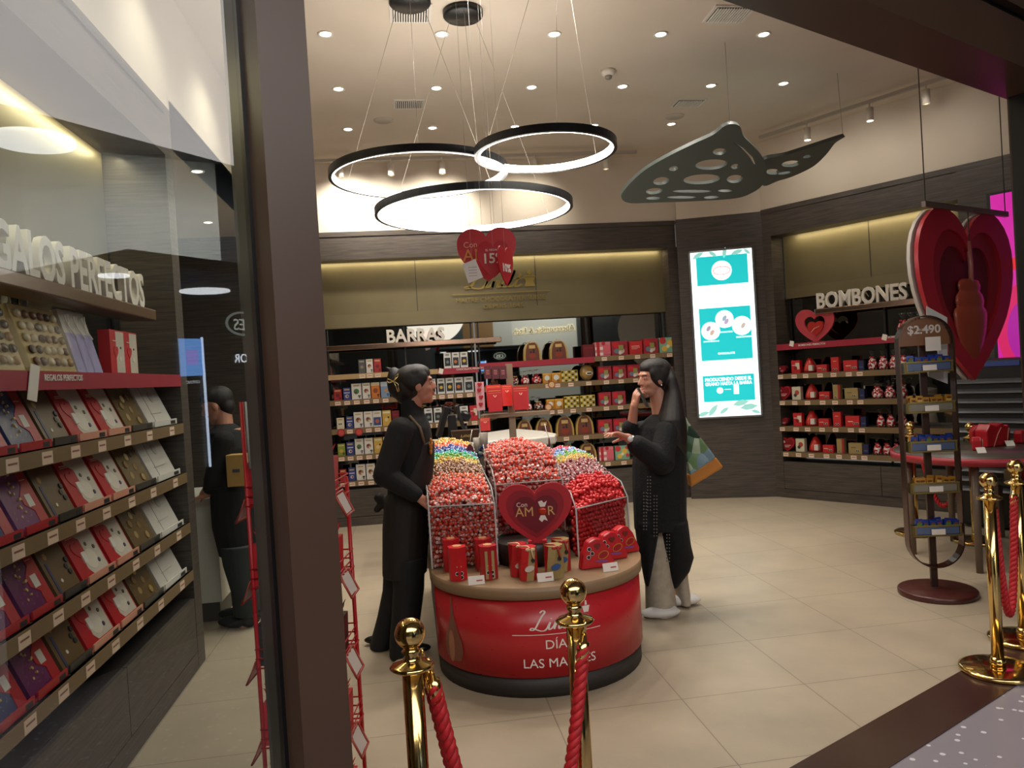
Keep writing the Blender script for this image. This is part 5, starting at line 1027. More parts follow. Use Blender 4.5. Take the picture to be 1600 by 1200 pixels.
def giftbag(u0, u1, v0, v1, lb, mat, dy=-.06, plain=False):
    D_ = py_*.99+dy; a = at(u0, v1, D_); b = at(u1, v0, D_); w_ = (b-a).dot(Vector((_cy, -_sy, 0))); h_ = b.z-a.z; t = thing('gift_bag', lb, 'gift bag', at((u0+u1)/2, v1, D_), 0)
    q = MB(); q.hexa([(-w_*.46, -.015, 0), (w_*.46, -.015, 0), (w_*.46, .015, 0), (-w_*.46, .015, 0)], [(-w_*.5, -.004, h_), (w_*.5, -.004, h_), (w_*.5, .004, h_), (-w_*.5, .004, h_)], mat); put('body', q, t)
    q = MB()
    if plain: [q.prism([(x+a_, z+b_) for a_, b_ in heart(.03, .03, 18)], -.018, -.012, C('#b01f2c')) for x, z in ((0, h_*.2), (.005, h_*.45), (-.005, h_*.7), (.0, h_*.9))]
    else:
        for z in (.72, .8, .9): q.box(-w_*.42, w_*.42, -.0125+.008*z, -.0095+.006*z, h_*z, h_*z+.003, C('#e0b070', .3))
        q.tube([(-.01, -.016, h_*.72), (0, -.018, h_*.62), (.01, -.016, h_*.72)], .002, C('#e8d8c0'), 5)
    put('trim', q, t); return t
giftbag(764, 785, 606, 643, 'flat red gift bag left of the display post', M('#c41c20', .35)); giftbag(803, 826, 602, 640, 'flat red gift bag right of the display post', M('#c41c20', .35))
giftbag(762, 783, 600, 636, 'red gift bag partly hidden behind the left one', M('#d8302a', .35), .04); giftbag(786, 800, 600, 634, 'red gift bag directly behind the display post', M('#d8302a', .35), .06)
giftbag(746, 757, 596, 641, 'pink and white bag with red hearts, seen narrow', M('#d9a0a4', .4), plain=True); lp = giftbag(751, 766, 652, 673, 'small bright red pouch hanging low beside the white cups', M('#d02a20', .3)); q = MB(); q.tube([(0, 0, .08), (.0, 0, .16)], .002, C('#8a7862'), 5); put('string', q, lp)
for i, (u, v0, v1, w_, c, lb) in enumerate(((767, 700, 742, 15, '#d2ccc0', 'tall white cup left of the post'), (792, 706, 740, 18, '#d8d2c6', 'white cup heaped with gold sweets'), (746, 684, 706, 12, '#a8a296', 'grey metal cup nearest the cash desk'), (757, 676, 702, 14, '#b0aa9e', 'grey metal cup with a scoop'), (817, 698, 738, 16, '#7d6f58', 'tall brown box beside the black boxes'), (832, 706, 736, 15, '#141414', 'black box with silver wrapped sweets'), (846, 706, 736, 15, '#141414', 'black box with red and white sweets'), (858, 700, 740, 12, '#101010', 'taller black box at the right of the cups'))):
    D_ = 5.35; a = at(u, v1, D_); h_ = (v1-v0)/FOC*D_; r = w_/2/FOC*D_; t = thing('sweets_cup' if c[1] > '6' else 'sweets_box', lb, 'cup' if c[1] > '6' else 'box', a); q = MB()
    if c[1] > '9': q.lathe([(r*.75, 0), (r, h_), (r*.9, h_), (r*.7, .02), (0, .02)], C(c), 20)
    else: q.box(-r, r, -r, r, 0, h_, C(c))
    put('body', q, t); q = MB()
    if 'sweets' in lb:
        for k in range(26): q.ball((random.uniform(-r, r), random.uniform(-r, r), h_+random.uniform(0, .03)), .012, M(random.choice(['#c9a03c', '#dcc890'] if 'gold' in lb else (['#b8bcb8', '#8a9a90'] if 'silver' in lb else ['#c8402c', '#e8dcd4'])), .25, .4), 7, 5)
        o = put('sweets', q, t); o['kind'] = 'stuff'
q = MB(); D_ = 5.35
for k in range(150):
    p = at(random.uniform(738, 790), 0, 1); uu = random.uniform(738, 792); vv = 712-(uu-738)*.32+random.uniform(-9, 8); q.ball(at(uu, vv, D_+random.uniform(-.04, .1)), .013, M(random.choice(['#2c3a78', '#3c4a90', '#c8cce0', '#5a3c70', '#8cb0a0', '#d0b8c8']), .25, .3), 7, 5)
tag(put('blue_sweets', q), 'drift of blue and clear wrapped sweets around the white cups', 'sweets', kind='stuff')
q = MB(); q.box(.44, .84, 4.85, 5.5, .0, .32, M('#3a322c', .5)); tag(put('inner_riser', q, loc=(0, 0, ZT+.001)), 'dark inner box carrying the cups and post behind the centre bin', 'riser')
def oval(u, v, D_, wpx, hpx, lb, rz, txt=None):
    p = at(u, v, D_); t = thing('price_oval', lb, 'price sign', p, rz); w_ = wpx/FOC*D_/2; h_ = hpx/FOC*D_/2; q = MB(); q.prism(circ(0, 0, w_, h_, 24), -.002, .002, M('#5c1a28', .4)); put('board', q, t)
    if txt: o = put('lettering', text_mesh(txt, .04, PAPER, ext=.0006, bold=.02), t); o.location = (0, -.003, -.012)
    q = MB(); q.tube([(0, 0, h_), (.01, .02, h_+.05), (.02, .03, h_+.09)], .002, PAPER, 5); put('clip', q, t)
oval(735, 713, 4.9, 14, 38, 'dark oval sign reading 15 percent above the blue sweets', HP, '15%'); oval(762, 738, 4.6, 12, 40, 'tilted dark oval sign seen nearly edge-on above the left bin', HP+1.1); oval(859, 706, 4.9, 8, 44, 'dark oval sign seen edge-on right of the black boxes', HP+1.2)
# ================================================================ CASH DESK
WT = M('#c9c5bb', .3)
cz = 1.0
t = thing('cash_desk', 'long white-topped cash desk behind the sweets counter', 'cash desk', (0, 6.15, 0))
q = MB(); P = [(-.05, 0)]+[(1.02, .0), (1.2, .1), (1.25, .3), (1.2, .7), (1.05, 1.15)]+[(.95, 1.2), (.3, .62), (-.05, .6)]; q.prism(P, cz-.07, cz, WT, 'z', False); put('desk_top', q, t, bevel=.012)
q = MB(); q.prism([(-.02, .04), (1.0, .04), (1.14, .13), (1.17, .3), (1.1, .7), (.97, 1.1), (.3, .58), (-.02, .56)], 0, cz-.07, M('#4f4942', .5), 'z'); put('desk_body', q, t)
def D6(u, v): return at(u, v, 6.35)
t = thing('cash_register_screen', 'black slanted register screen on a stand, facing the apron woman', 'screen', (D6(708, 680).x, 6.4, cz+.001), 0)
q = MB(); s = Matrix.Rotation(.32, 4, 'Y'); q.T = Matrix.Translation((-.08, 0, .17)) @ s; q.box(-.02, .02, -.16, .16, -.13, .13, BLACK); put('screen_panel', q, t)
q = MB(); q.hexa([(-.07, -.07, 0), (.09, -.07, 0), (.09, .07, 0), (-.07, .07, 0)], [(-.05, -.05, .025), (.06, -.05, .025), (.06, .05, .025), (-.05, .05, .025)], BLACK); q.hexa([(-.04, -.05, .02), (.05, -.05, .02), (.05, .05, .02), (-.04, .05, .02)], [(-.03, -.04, .22), (.03, -.04, .22), (.03, .04, .22), (-.03, .04, .22)], BLACK); put('stand', q, t)
q = MB(); q.T = Matrix.Translation((.07, 0, .2)) @ Matrix.Rotation(-.25, 4, 'Y'); q.box(-.012, .012, -.1, .1, -.1, .1, M('#1c1c1e', .4)); put('customer_display', q, t)
t = thing('card_terminal', 'black card terminal on a bent arm right of the register screen', 'card reader', (D6(730, 672).x, 6.45, cz+.001)); q = MB(); q.tube([(0, 0, 0), (0, 0, .14)], .012, BLACK, 10); put('arm', q, t); q = MB(); q.T = Matrix.Translation((0, 0, .19)) @ Matrix.Rotation(.5, 4, 'Y'); q.box(-.035, .035, -.05, .05, -.02, .03, BLACK); q.ball((0, 0, .01), .045, BLACK); put('terminal', q, t)
p = zat(727, 676, .48, 6.2); t = thing('desk_sign_box', 'brown slanted box with gold print on the cash desk', 'box', (p.x, 6.24, cz+.001)); q = MB(); q.hexa([(-.1, -.05, 0), (.1, -.05, 0), (.1, .05, 0), (-.1, .05, 0)], [(-.115, -.08, .1), (.115, -.08, .1), (.115, .06, .1), (-.115, .06, .1)], M('#4a362c', .4)); put('body', q, t)
o = put('gold_print', text_mesh('Lindt', .045, LG2, ext=.001, shear=.4), t); o.location = (0, -.075, .045); o.rotation_euler = (-.29, 0, 0)
p = at(694, 678, 6.3); q = MB(); q.lathe([(.015, 0), (.04, 0), (.04, .045), (.015, .045)], M('#ddd4b8', .5), 20); tag(put('paper_roll', q, loc=(p.x, 6.27, cz+.001)), 'small white paper roll on the cash desk beside the register', 'paper roll')
# side counter behind the glass
t = thing('side_counter', 'white counter block behind the glass where the dark-clad person leans', 'counter', (-1.72, 5.62, 0)); q = MB(); q.box(-.4, .4, -.32, .32, .13, .8, WT); put('body', q, t); q = MB(); q.box(-.42, .42, -.34, .34, .8, .83, WT); put('worktop', q, t); q = MB(); q.box(-.38, .38, -.3, .3, 0, .13, M('#4a4640', .5)); put('plinth', q, t)
# ================================================================ PEOPLE
HX = Vector((_cy, -_sy, 0)); HY = Vector((_sy, _cy, 0)); HZ = Vector((0, 0, 1))
class Body:
    def __init__(s, D): s.q = MB(); s.D = D; s.m = SKIN
    def K(s, u, v, dd=0.): return at(u, v, s.D+dd)
    def cap(s, a, b, ra, rb, n=14):
        a, b = Vector(a), Vector(b); d = (b-a).normalized(); P = []; R = []
        for k in range(5): t = PI/2*(k/4); P.append(a-d*ra*math.cos(t)); R.append(max(1e-4, ra*math.sin(t)))
        for k in range(1, 5): P.append(a.lerp(b, k/5)); R.append(ra+(rb-ra)*k/5)
        for k in range(5): t = PI/2*(k/4); P.append(b+d*rb*math.sin(t)); R.append(max(1e-4, rb*math.cos(t)))
        s.q.tube(P, 0, s.m, n, rr=R); return s
    def ell(s, c, r, ax=None, n=18):
        T = s.q.T; c = Vector(c)
        if ax: x, y, z = ax
        else: x, y, z = HX, HY, HZ
        s.q.T = Matrix(((x.x, y.x, z.x, c.x), (x.y, y.y, z.y, c.y), (x.z, y.z, z.z, c.z), (0, 0, 0, 1))); s.q.ball((0, 0, 0), r, s.m, n, 12); s.q.T = T; return s
    def loft(s, rows, n=20, dd=0.):                # rows: (v, u_left, u_right, half depth[, depth shift])
        vs = []; fs = []
        for r in rows:
            v, a, b, hd = r[:4]; sh = dd+(r[4] if len(r) > 4 else 0); c = s.K((a+b)/2, v, sh); rx = (b-a)/2/FOC*(s.D+sh)
            for k in range(n): t = 2*PI*k/n; vs.append(tuple(c+HX*rx*math.cos(t)+HY*hd*math.sin(t)))
        for i in range(len(rows)-1):
            for k in range(n): j = (k+1) % n; fs.append((i*n+k, (i+1)*n+k, (i+1)*n+j, i*n+j))
        fs += [tuple(range(n)), tuple((len(rows)-1)*n+k for k in range(n-1, -1, -1))]
        s.q.add(vs, fs, s.m, True); return s
    def done(s, name, parent, mat, voxel=.007, smooth=3):
        o = put('tmp', s.q.mesh('tmp')); m = o.modifiers.new('r', 'REMESH'); m.mode = 'VOXEL'; m.voxel_size = voxel; m.use_smooth_shade = True
        if smooth: m2 = o.modifiers.new('s', 'SMOOTH'); m2.factor = .5; m2.iterations = smooth
        me = bpy.data.meshes.new_from_object(o.evaluated_get(bpy.context.evaluated_depsgraph_get())); bpy.data.objects.remove(o)
        me.materials.clear(); me.materials.append(mat); me.polygons.foreach_set('material_index', [0]*len(me.polygons)); me.polygons.foreach_set('use_smooth', [True]*len(me.polygons))
        r = put(name, me, parent); r.matrix_parent_inverse = Matrix.Translation(-parent.location); return r
def rel(o, parent): o.parent = parent; o.matrix_parent_inverse = Matrix.Translation(-parent.location); return o
SKIN = M('#b98068', .5, Subsurface_Weight=.08); SKIN2 = M('#c08a72', .5, Subsurface_Weight=.08)
CLOTH = noise_mat('black_cloth', '#060607', '#0b0b0d', (1, 1, 1), 40, .85); COAT = noise_mat('black_knit', '#050608', '#0d0e11', (1, 1, 1), 90, .9, bump=.4)
APRON = noise_mat('dark_brown_apron', '#140e0b', '#1b1410', (1, 1, 1), 30, .75); HAIRM = noise_mat('dark_hair', '#090605', '#170f0b', (3, 3, 40), 30, .5, bump=.3, coord='Object'); BEIGE = noise_mat('beige_trousers', '#a09584', '#b0a492', (1, 1, 1), 20, .85)
def head(B, c, f, pitch=0., k=1.):
    """c centre, f facing direction; adds skull, jaw, nose, brow, ears; returns the local map"""
    f = Vector(f).normalized(); r = f.cross(HZ).normalized(); f = (f*math.cos(pitch)+HZ*math.sin(pitch)).normalized(); u = r.cross(f).normalized(); c = Vector(c)
    L = lambda x, y, z: c+f*x*k+r*y*k+u*z*k
    ax = (f, r, u); E = lambda x, y, z, a, b, d: B.ell(L(x, y, z), (a*k, b*k, d*k), ax)
    E(-.012, 0, .03, .098, .077, .088); E(.02, 0, -.015, .072, .064, .085); E(.032, 0, -.07, .052, .05, .042); E(.062, 0, -.098, .022, .024, .018)
    E(.078, 0, .032, .016, .05, .012); B.cap(L(.084, 0, .018), L(.104, 0, -.022), .008*k, .012*k); E(.096, .011, -.027, .01, .007, .007); E(.096, -.011, -.027, .01, .007, .007)
    E(.084, 0, -.052, .014, .022, .007); E(.082, 0, -.062, .014, .02, .0075)
    for s in (-1, 1): E(.0, s*.078, -.008, .02, .008, .031); E(.05, s*.036, -.025, .03, .022, .026)
    for s in (-1, 1): E(.074, s*.031, .008, .012, .017, .010)
    return L, ax, k
def face_bits(par, L, ax, k, iris='#2a1a12', lip='#a04a44'):
    for s in (-1, 1):
        q = MB(); q.ball(L(.0805, s*.031, .008), .006*k, M('#cfc4ba', .2), 12, 8); q.ball(L(.084, s*.031, .008), .0046*k, M(iris, .1), 10, 6); rel(put('eye', q), par)
        q = MB(); q.tube([L(.088, s*.016, .026), L(.088, s*.032, .031), L(.08, s*.05, .026)], .0028*k, M('#20140f', .6), 6); rel(put('eyebrow', q), par)
    q = MB(); q.tube([L(.086, -.02, -.056), L(.0945, -.006, -.053), L(.0955, 0, -.0545), L(.0945, .006, -.053), L(.086, .02, -.056)], .004*k, M(lip, .4), 8); q.tube([L(.086, -.016, -.061), L(.094, 0, -.0635), L(.086, .016, -.061)], .0042*k, M(lip, .4), 8); rel(put('lips', q), par)
def hand(B, wr, d, n, curl=(.35, .4, .45, .5), thumb=1, k=1., spread=.12, thumbcurl=.3):
    """palm from the wrist along d, palm faces n; five separate fingers"""
    d = Vector(d).normalized(); n = Vector(n); n = (n-d*n.dot(d)).normalized(); s = d.cross(n).normalized()*thumb; w = Vector(wr)
    P = lambda a, b, c=0.: w+d*a*k+s*b*k+n*c*k
    for b in (-.026, -.01, .01, .026): B.cap(P(.008, b*.75), P(.078-abs(b)*.25, b), .0135*k, .0115*k, 10)
    B.cap(P(-.03, 0), P(.02, 0), .024*k, .022*k, 12)
    for i, (b, ln) in enumerate(((.03, .068), (.0105, .077), (-.010, .071), (-.029, .056))):
        p = P(.08, b); a = 0.; dr = (d+s*(b*4*spread/.12*.25)).normalized(); c = curl[i]
        for j, f_ in enumerate((.45, .31, .24)):
            a += c*(1, 1.25, .8)[j]; v = (dr*math.cos(a)+n*math.sin(a)); e = p+v*ln*f_*k; r0 = (.0088, .008, .0072)[j]*k; B.cap(p, e, r0, r0*.92, 10); p = e
    p = P(.018, .026, .004); v = (s*.75+d*.65+n*thumbcurl).normalized(); e = p+v*.042*k; B.cap(p, e, .0125*k, .0098*k, 10); v2 = (d*.8+s*.35+n*(thumbcurl+.2)).normalized(); B.cap(e, e+v2*.03*k, .0095*k, .008*k, 10)
# ---- woman on the phone (faces left)
CD = 4.70
cp = onz(1035, 964); t = thing('person', 'woman in long black coat and beige trousers, phone at her ear, gesturing over the counter', 'person', (cp.x, cp.y, 0))
B = Body(CD); fdir = (-HX*.93-HY*.36)
hc = B.K(1021, 592)
L, ax, k = head(B, hc, fdir, -.02, .98)
B.cap(L(-.02, 0, -.06), B.K(1036, 662), .052, .06); B.loft([(655, 1010, 1060, .09), (700, 1000, 1066, .11), (760, 1002, 1060, .12), (820, 1010, 1058, .1)])
B.cap(B.K(1035, 810, .0), B.K(1033, 948, -.05), .06, .045); B.cap(B.K(1055, 810, .1), B.K(1066, 930, .14), .06, .045); B.ell(B.K(1030, 962, -.05), (.1, .035, .02)); B.ell(B.K(1062, 940, .15), (.09, .035, .02))
el = B.K(1034, 722, -.2); wr = B.K(981, 684, -.24); B.cap(B.K(1042, 676, -.14), el, .05, .042); B.cap(el, wr, .04, .026)
hand(B, wr, (B.K(948, 672, -.26)-B.K(981, 684, -.24)), -HZ*.8-HY*.2, curl=(.15, .3, .4, .45), thumb=-1, k=.95, thumbcurl=.5)
el2 = B.K(986, 676, .02); wr2 = B.K(991, 634, -.05); B.cap(B.K(1018, 672, .14), el2, .045, .04); B.cap(el2, wr2, .036, .025)
hand(B, wr2, (B.K(996, 612, -.07)-B.K(991, 634, -.05)), HX*.9+HY*.5, curl=(.55, .6, .65, .7), thumb=1, k=.9, thumbcurl=.6)
B.done('body', t, SKIN2, .0045, 2); face_bits(t, L, ax, k)
q = MB(); a_ = B.K(1004, 621, -.09); ux = (B.K(1008, 628, -.09)-B.K(999, 611, -.05)).normalized(); uy = HY.copy(); uz = ux.cross(uy).normalized()
q.T = Matrix(((ux.x, uy.x, uz.x, a_.x), (ux.y, uy.y, uz.y, a_.y), (ux.z, uy.z, uz.z, a_.z), (0, 0, 0, 1))); q.box(-.07, .07, -.034, .034, -.005, .005, BLACK)
tag(put('phone', q), 'black mobile phone held at the mouth of the woman in the black coat', 'phone')
B = Body(CD)
B.loft([(646, 1019, 1049, .055), (654, 1008, 1060, .1), (666, 998, 1067, .15), (690, 993, 1071, .17), (720, 988, 1072, .17), (760, 988, 1072, .17), (800, 990, 1072, .17), (824, 991, 1073, .17)])
B.loft([(812, 991, 1032, .15), (850, 996, 1025, .13), (880, 1002, 1020, .1), (914, 1008, 1015, .05)]); B.loft([(812, 1024, 1073, .17), (850, 1031, 1078, .16), (870, 1036, 1083, .14), (890, 1040, 1077, .12), (918, 1045, 1058, .04)])
B.cap(B.K(1042, 674, -.13), el+HZ*.01, .068, .075); B.cap(el+HZ*.0, B.K(996, 696, -.23), .078, .062); B.cap(B.K(1018, 670, .13), el2-HX*-.01, .065, .06); B.cap(el2, B.K(984, 668, 0), .058, .052)
B.done('coat', t, COAT, .007, 4)
q = MB()
for c_, r_, rows, du, dv in ((1012, 745, 11, 4.2, 0), (1022, 775, 13, 4.2, 0), (1042, 820, 12, 4.0, 0), (1006, 770, 12, 4, 0)):
    for i in range(rows):
        for j in range(2):
            p = B.K(c_+j*du, r_+i*5.2, 0)
            # eyelets sit on the coat's near side
            ry = .17*math.sqrt(max(.02, 1-((c_+j*du-1031)/42)**2)); p = B.K(c_+j*du, r_+i*5.2, -ry-.001); q.lathe([(.0, -.002), (.0042, -.002), (.0042, .002), (0, .002)], M('#6d6a66', .8), 6, c=p, ax=-HY)
rel(put('lace_eyelets', q), t)['kind'] = 'stuff'
B = Body(CD); B.loft([(800, 1008, 1050, .08), (860, 1008, 1050, .09), (905, 1008, 1052, .1), (958, 1009, 1058, .13)], dd=0); B.loft([(800, 1040, 1066, .08), (900, 1050, 1074, .09), (940, 1056, 1079, .12)], dd=.16); B.done('trousers', t, BEIGE, .007, 3)
for u, v, dd in ((1031, 963, -.06), (1064, 944, .15)):
    B = Body(CD); c = B.K(u, v, dd); c.z = .036; B.ell(c-HY*.03, (.125, .05, .034)); B.cap(c+HX*-.06-HY*.03, c+HX*.075-HY*.02, .033, .035); rel(B.done('shoe', t, M('#d9d6d0', .5), .006, 2), t)
B = Body(CD)
E = lambda x, y, z, a, b, d: B.ell(L(x, y, z), (a*k, b*k, d*k), ax)
E(-.03, 0, .045, .1, .086, .088); E(-.02, .05, .02, .075, .042, .075); E(-.02, -.05, .02, .075, .042, .075); E(-.06, 0, -.02, .07, .075, .1); E(-.006, 0, .072, .094, .083, .06); E(.0, .06, .04, .06, .028, .05); E(.0, -.06, .04, .06, .028, .05)
B.loft([(574, 1036, 1050, .05, .07), (590, 1034, 1057, .08, .06), (608, 1036, 1062, .09, .05), (632, 1031, 1067, .115, .03), (655, 1026, 1071, .125, 0), (676, 1027, 1073, .12, 0), (694, 1034, 1073, .1, 0), (708, 1052, 1073, .06, 0), (714, 1060, 1071, .03, 0)], dd=-.05)
B.done('hair', t, HAIRM, .006, 3)
q = MB(); w0 = B.K(983.5, 685.5, -.237); dd_ = (wr-el).normalized(); q.lathe([(.027, -.008), (.031, -.006), (.031, .006), (.027, .008)], STEEL, 20, c=w0-dd_*.01, ax=dd_); q.lathe([(0, -.004), (.017, -.004), (.017, .004), (0, .004)], M('#d9d9d6', .2), 18, c=w0-HY*.03, ax=-HY); rel(put('wristwatch', q), t)
q = MB(); q.ball(L(.0, -.088, -.04), .005, M('#e6e2dc', .2), 8, 6); q.ball(L(.0, .088, -.04), .005, M('#e6e2dc', .2), 8, 6); rel(put('earring', q), t)
BAGM = lumpy('leaf_print', ['#3f5a38', '#6d8a5c', '#a8b89a', '#2c4030', '#54705c', '#7a94a0'], 14)
bp = B.K(1090, 700, .12); t2 = thing('shoulder_bag', 'green leaf-patterned cloth bag with orange base hanging behind the phoning woman', 'bag', bp)
def poly_bag(P, th, mat, name, dd=0.):
    q = MB(); F = [at(u, v, CD+.1+dd)-bp-HY*th for u, v in P]; Bk = [at(u, v, CD+.1+dd)-bp+HY*th for u, v in P]; n = len(P); q.add([tuple(p) for p in F+Bk], [tuple(range(n)), tuple(range(2*n-1, n-1, -1))]+[(k_, n+k_, n+(k_+1) % n, (k_+1) % n) for k_ in range(n)], mat); o = put(name, q, t2, bevel=.012); return o
poly_bag([(1068, 648), (1074, 660), (1098, 690), (1116, 714), (1076, 742), (1066, 700)][::-1], .05, BAGM, 'cloth_body'); poly_bag([(1116, 713), (1128, 729), (1104, 744), (1077, 760), (1074, 741)][::-1], .045, M('#c07a2a', .6), 'orange_base')
q = MB(); q.tube([at(1070, 655, CD+.1)-bp, at(1062, 640, CD+.05)-bp, at(1054, 655, CD-.1)-bp, at(1066, 672, CD-.05)-bp], .012, BAGM, 8); put('strap', q, t2)
# ---- shop assistant (faces right)
AD = 4.33
cp = onz(620, 1018); t = thing('person', 'woman in black shirt and dark apron, hair clipped up, standing left of the counter', 'person', (cp.x, cp.y, 0))
B = Body(AD); hc = B.K(652, 602); L, ax, k = head(B, hc, HX*.98+HY*.18, .06, .95)
B.cap(L(-.015, 0, -.05), B.K(643, 655), .045, .046); B.loft([(655, 622, 662, .1), (700, 612, 668, .12), (760, 612, 664, .12), (800, 614, 658, .11)])
B.cap(B.K(628, 820, .08), B.K(598, 998, .12), .06, .04); B.cap(B.K(638, 820, -.05), B.K(632, 1008, -.08), .06, .04); 
sh = B.K(628, 672, -.17); el = B.K(602, 742, -.22); wr = B.K(657, 779, -.22); B.cap(sh, el, .048, .042); B.cap(el, wr, .038, .026)
hand(B, wr, (B.K(674, 792, -.2)-B.K(655, 778, -.22)), HY*.5-HZ*.6-HX*.3, curl=(.35, .5, .6, .65), thumb=1, k=.95, thumbcurl=.4)
sh2 = B.K(640, 672, .17); el2 = B.K(636, 742, .22); wr2 = B.K(668, 772, .2); B.cap(sh2, el2, .048, .042); B.cap(el2, wr2, .038, .026); hand(B, wr2, HX, -HZ, thumb=-1, k=.95)
B.done('body', t, SKIN, .0045, 2); face_bits(t, L, ax, k)
B = Body(AD); B.loft([(625, 628, 652, .062), (632, 626, 656, .064), (640, 626, 660, .068), (650, 627, 665, .08), (656, 620, 668, .12), (668, 609, 673, .16), (690, 606, 676, .16), (720, 606, 676, .155), (760, 606, 672, .15), (800, 604, 668, .15)])
B.cap(B.K(626, 672, -.16), el, .074, .068); B.cap(el, B.K(648, 772, -.22), .066, .045); B.cap(B.K(640, 672, .16), el2, .07, .06); B.cap(el2, B.K(655, 768, .2), .058, .045); B.done('shirt', t, CLOTH, .007, 4)
B = Body(AD); B.loft([(690, 640, 679, .12), (720, 632, 679, .14), (750, 614, 676, .16), (780, 601, 673, .165), (820, 598, 671, .17), (860, 598, 669, .175), (896, 598, 667, .175)]); B.cap(B.K(592, 778, 0), B.K(602, 784, 0), .03, .03); B.cap(B.K(589, 796, 0), B.K(600, 784, 0), .02, .02); B.done('apron', t, APRON, .007, 3)
q = MB(); q.tube([B.K(640, 650, -.1), B.K(656, 668, -.13), B.K(663, 692, -.115)], .008, M('#6b5a45', .7), 6); rel(put('apron_strap', q), t)
q = MB(); c = B.K(673, 697, -.09)
for dx, dz, r in ((0, 0, .022), (.004, .03, .016), (-.004, -.03, .018), (.012, .01, .014), (-.012, .012, .014)): q.ball(c+HX*dx*.5+HZ*dz, (r*.5, .02, r), M('#b8742a', .5), 10, 6)
rel(put('gold_emblem', q), t)
B = Body(AD); B.loft([(870, 600, 645, .1), (920, 598, 640, .1), (960, 590, 632, .11), (990, 582, 626, .12), (1008, 578, 618, .12)], dd=.1); B.loft([(870, 612, 664, .11), (920, 614, 663, .11), (960, 612, 658, .12), (1000, 609, 653, .13), (1022, 609, 652, .13)], dd=-.07); B.done('trousers', t, M('#0b0b0d', .8), .007, 3)
for u, v, dd in ((644, 1020, -.06), (598, 1004, .12)):
    B = Body(AD); c = B.K(u, v, dd); c.z = .03; B.ell(c, (.11, .04, .028)); B.done('shoe', t, BLACK, .006, 2)
B = Body(AD); E = lambda x, y, z, a, b, d: B.ell(L(x, y, z), (a*k, b*k, d*k), ax)
E(-.03, 0, .042, .1, .086, .088); E(-.02, .052, .03, .07, .038, .06); E(-.02, -.052, .03, .07, .038, .06); E(-.075, 0, .0, .06, .07, .08); E(-.004, 0, .07, .092, .083, .06); E(.01, .06, .045, .055, .026, .045); E(.01, -.06, .045, .055, .026, .045); B.ell(B.K(630, 598), (.06, .06, .085)); B.ell(B.K(617, 598), (.045, .06, .09)); B.ell(B.K(631, 616), (.05, .055, .06)); B.cap(B.K(612, 580), B.K(603, 574), .018, .006); B.cap(L(.0, -.079, .01), L(.01, -.08, -.055), .012, .006); B.cap(L(-.03, 0, -.03), L(-.05, 0, -.075), .06, .04)
B.done('hair', t, HAIRM, .006, 3)
q = MB(); G_ = M('#d9c48a', .2, 1.); k_ = lambda u, v: B.K(u, v, -.085)
q.tube([k_(615, 596), k_(618, 588), k_(622, 584), k_(622, 588), k_(615, 596), k_(606, 592), k_(604, 596), k_(608, 598), k_(615, 596), k_(618, 602), k_(622, 612)], .0035, G_, 7); q.tube([k_(615, 596), k_(622, 600), k_(623.5, 612)], .003, G_, 7); rel(put('hair_claw', q), t)
# ---- person behind the glass (leans left onto the side counter)
PD = 5.0
cp = onz(385, 1003); t = thing('person', 'person in dark clothes and boots behind the glass, leaning on the white side counter', 'person', (cp.x, cp.y, 0))
B = Body(PD); hc = B.K(338, 634); L, ax, k = head(B, hc, -HX*.9-HY*.2, -.35, .95)
B.cap(L(-.03, 0, -.05), B.K(352, 672), .05, .056); B.loft([(670, 332, 376, .1), (740, 338, 392, .12), (800, 344, 396, .12)]); B.cap(B.K(372, 820, -.05), B.K(384, 985, -.06), .06, .04); B.cap(B.K(376, 820, .08), B.K(394, 985, .1), .06, .04)
el = B.K(333, 752, -.16); wr = B.K(318, 770, -.12); B.cap(B.K(350, 692, -.16), el, .05, .042); B.cap(el, B.K(318, 772, -.1), .035, .026); hand(B, B.K(320, 774, -.1), -HX-HZ*.3, -HZ, curl=(.2, .25, .3, .35), thumb=-1, k=.95)
el2 = B.K(375, 742, .18); B.cap(B.K(360, 692, .16), el2, .05, .042); B.cap(el2, B.K(372, 740, -.12), .035, .026)
B.done('body', t, SKIN, .0055, 2); face_bits(t, L, ax, k)
B = Body(PD); B.loft([(662, 340, 364, .07), (674, 328, 378, .15), (700, 326, 392, .17), (760, 330, 400, .17), (820, 334, 404, .17), (864, 345, 408, .16)]); B.cap(B.K(350, 690, -.15), el, .07, .06); B.cap(el, B.K(328, 762, -.14), .055, .045); B.cap(B.K(360, 690, .15), el2, .07, .06); B.cap(el2, B.K(376, 738, -.02), .055, .045); B.done('sweater', t, CLOTH, .008, 3)
B = Body(PD); B.loft([(850, 345, 404, .13), (880, 350, 402, .12), (920, 362, 404, .1), (960, 366, 408, .09)], dd=-.06); B.loft([(850, 350, 410, .12), (920, 372, 412, .1), (960, 376, 414, .09)], dd=.1); B.done('trousers', t, M('#2a2e30', .8), .008, 3)
for dd in (-.06, .12):
    B = Body(PD); c = B.K(382, 995, dd); c.z = .04; B.ell(c-HX*.03, (.14, .05, .04)); B.cap(B.K(388, 945, dd), c+HX*.03, .06, .05); B.done('boot', t, M('#1c2022', .6), .007, 2)
B = Body(PD); E = lambda x, y, z, a, b, d: B.ell(L(x, y, z), (a*k, b*k, d*k), ax); E(-.035, 0, .04, .1, .085, .088); E(-.06, 0, -.02, .06, .07, .08); E(-.005, 0, .07, .093, .083, .06); B.done('hair', t, HAIRM, .007, 3)
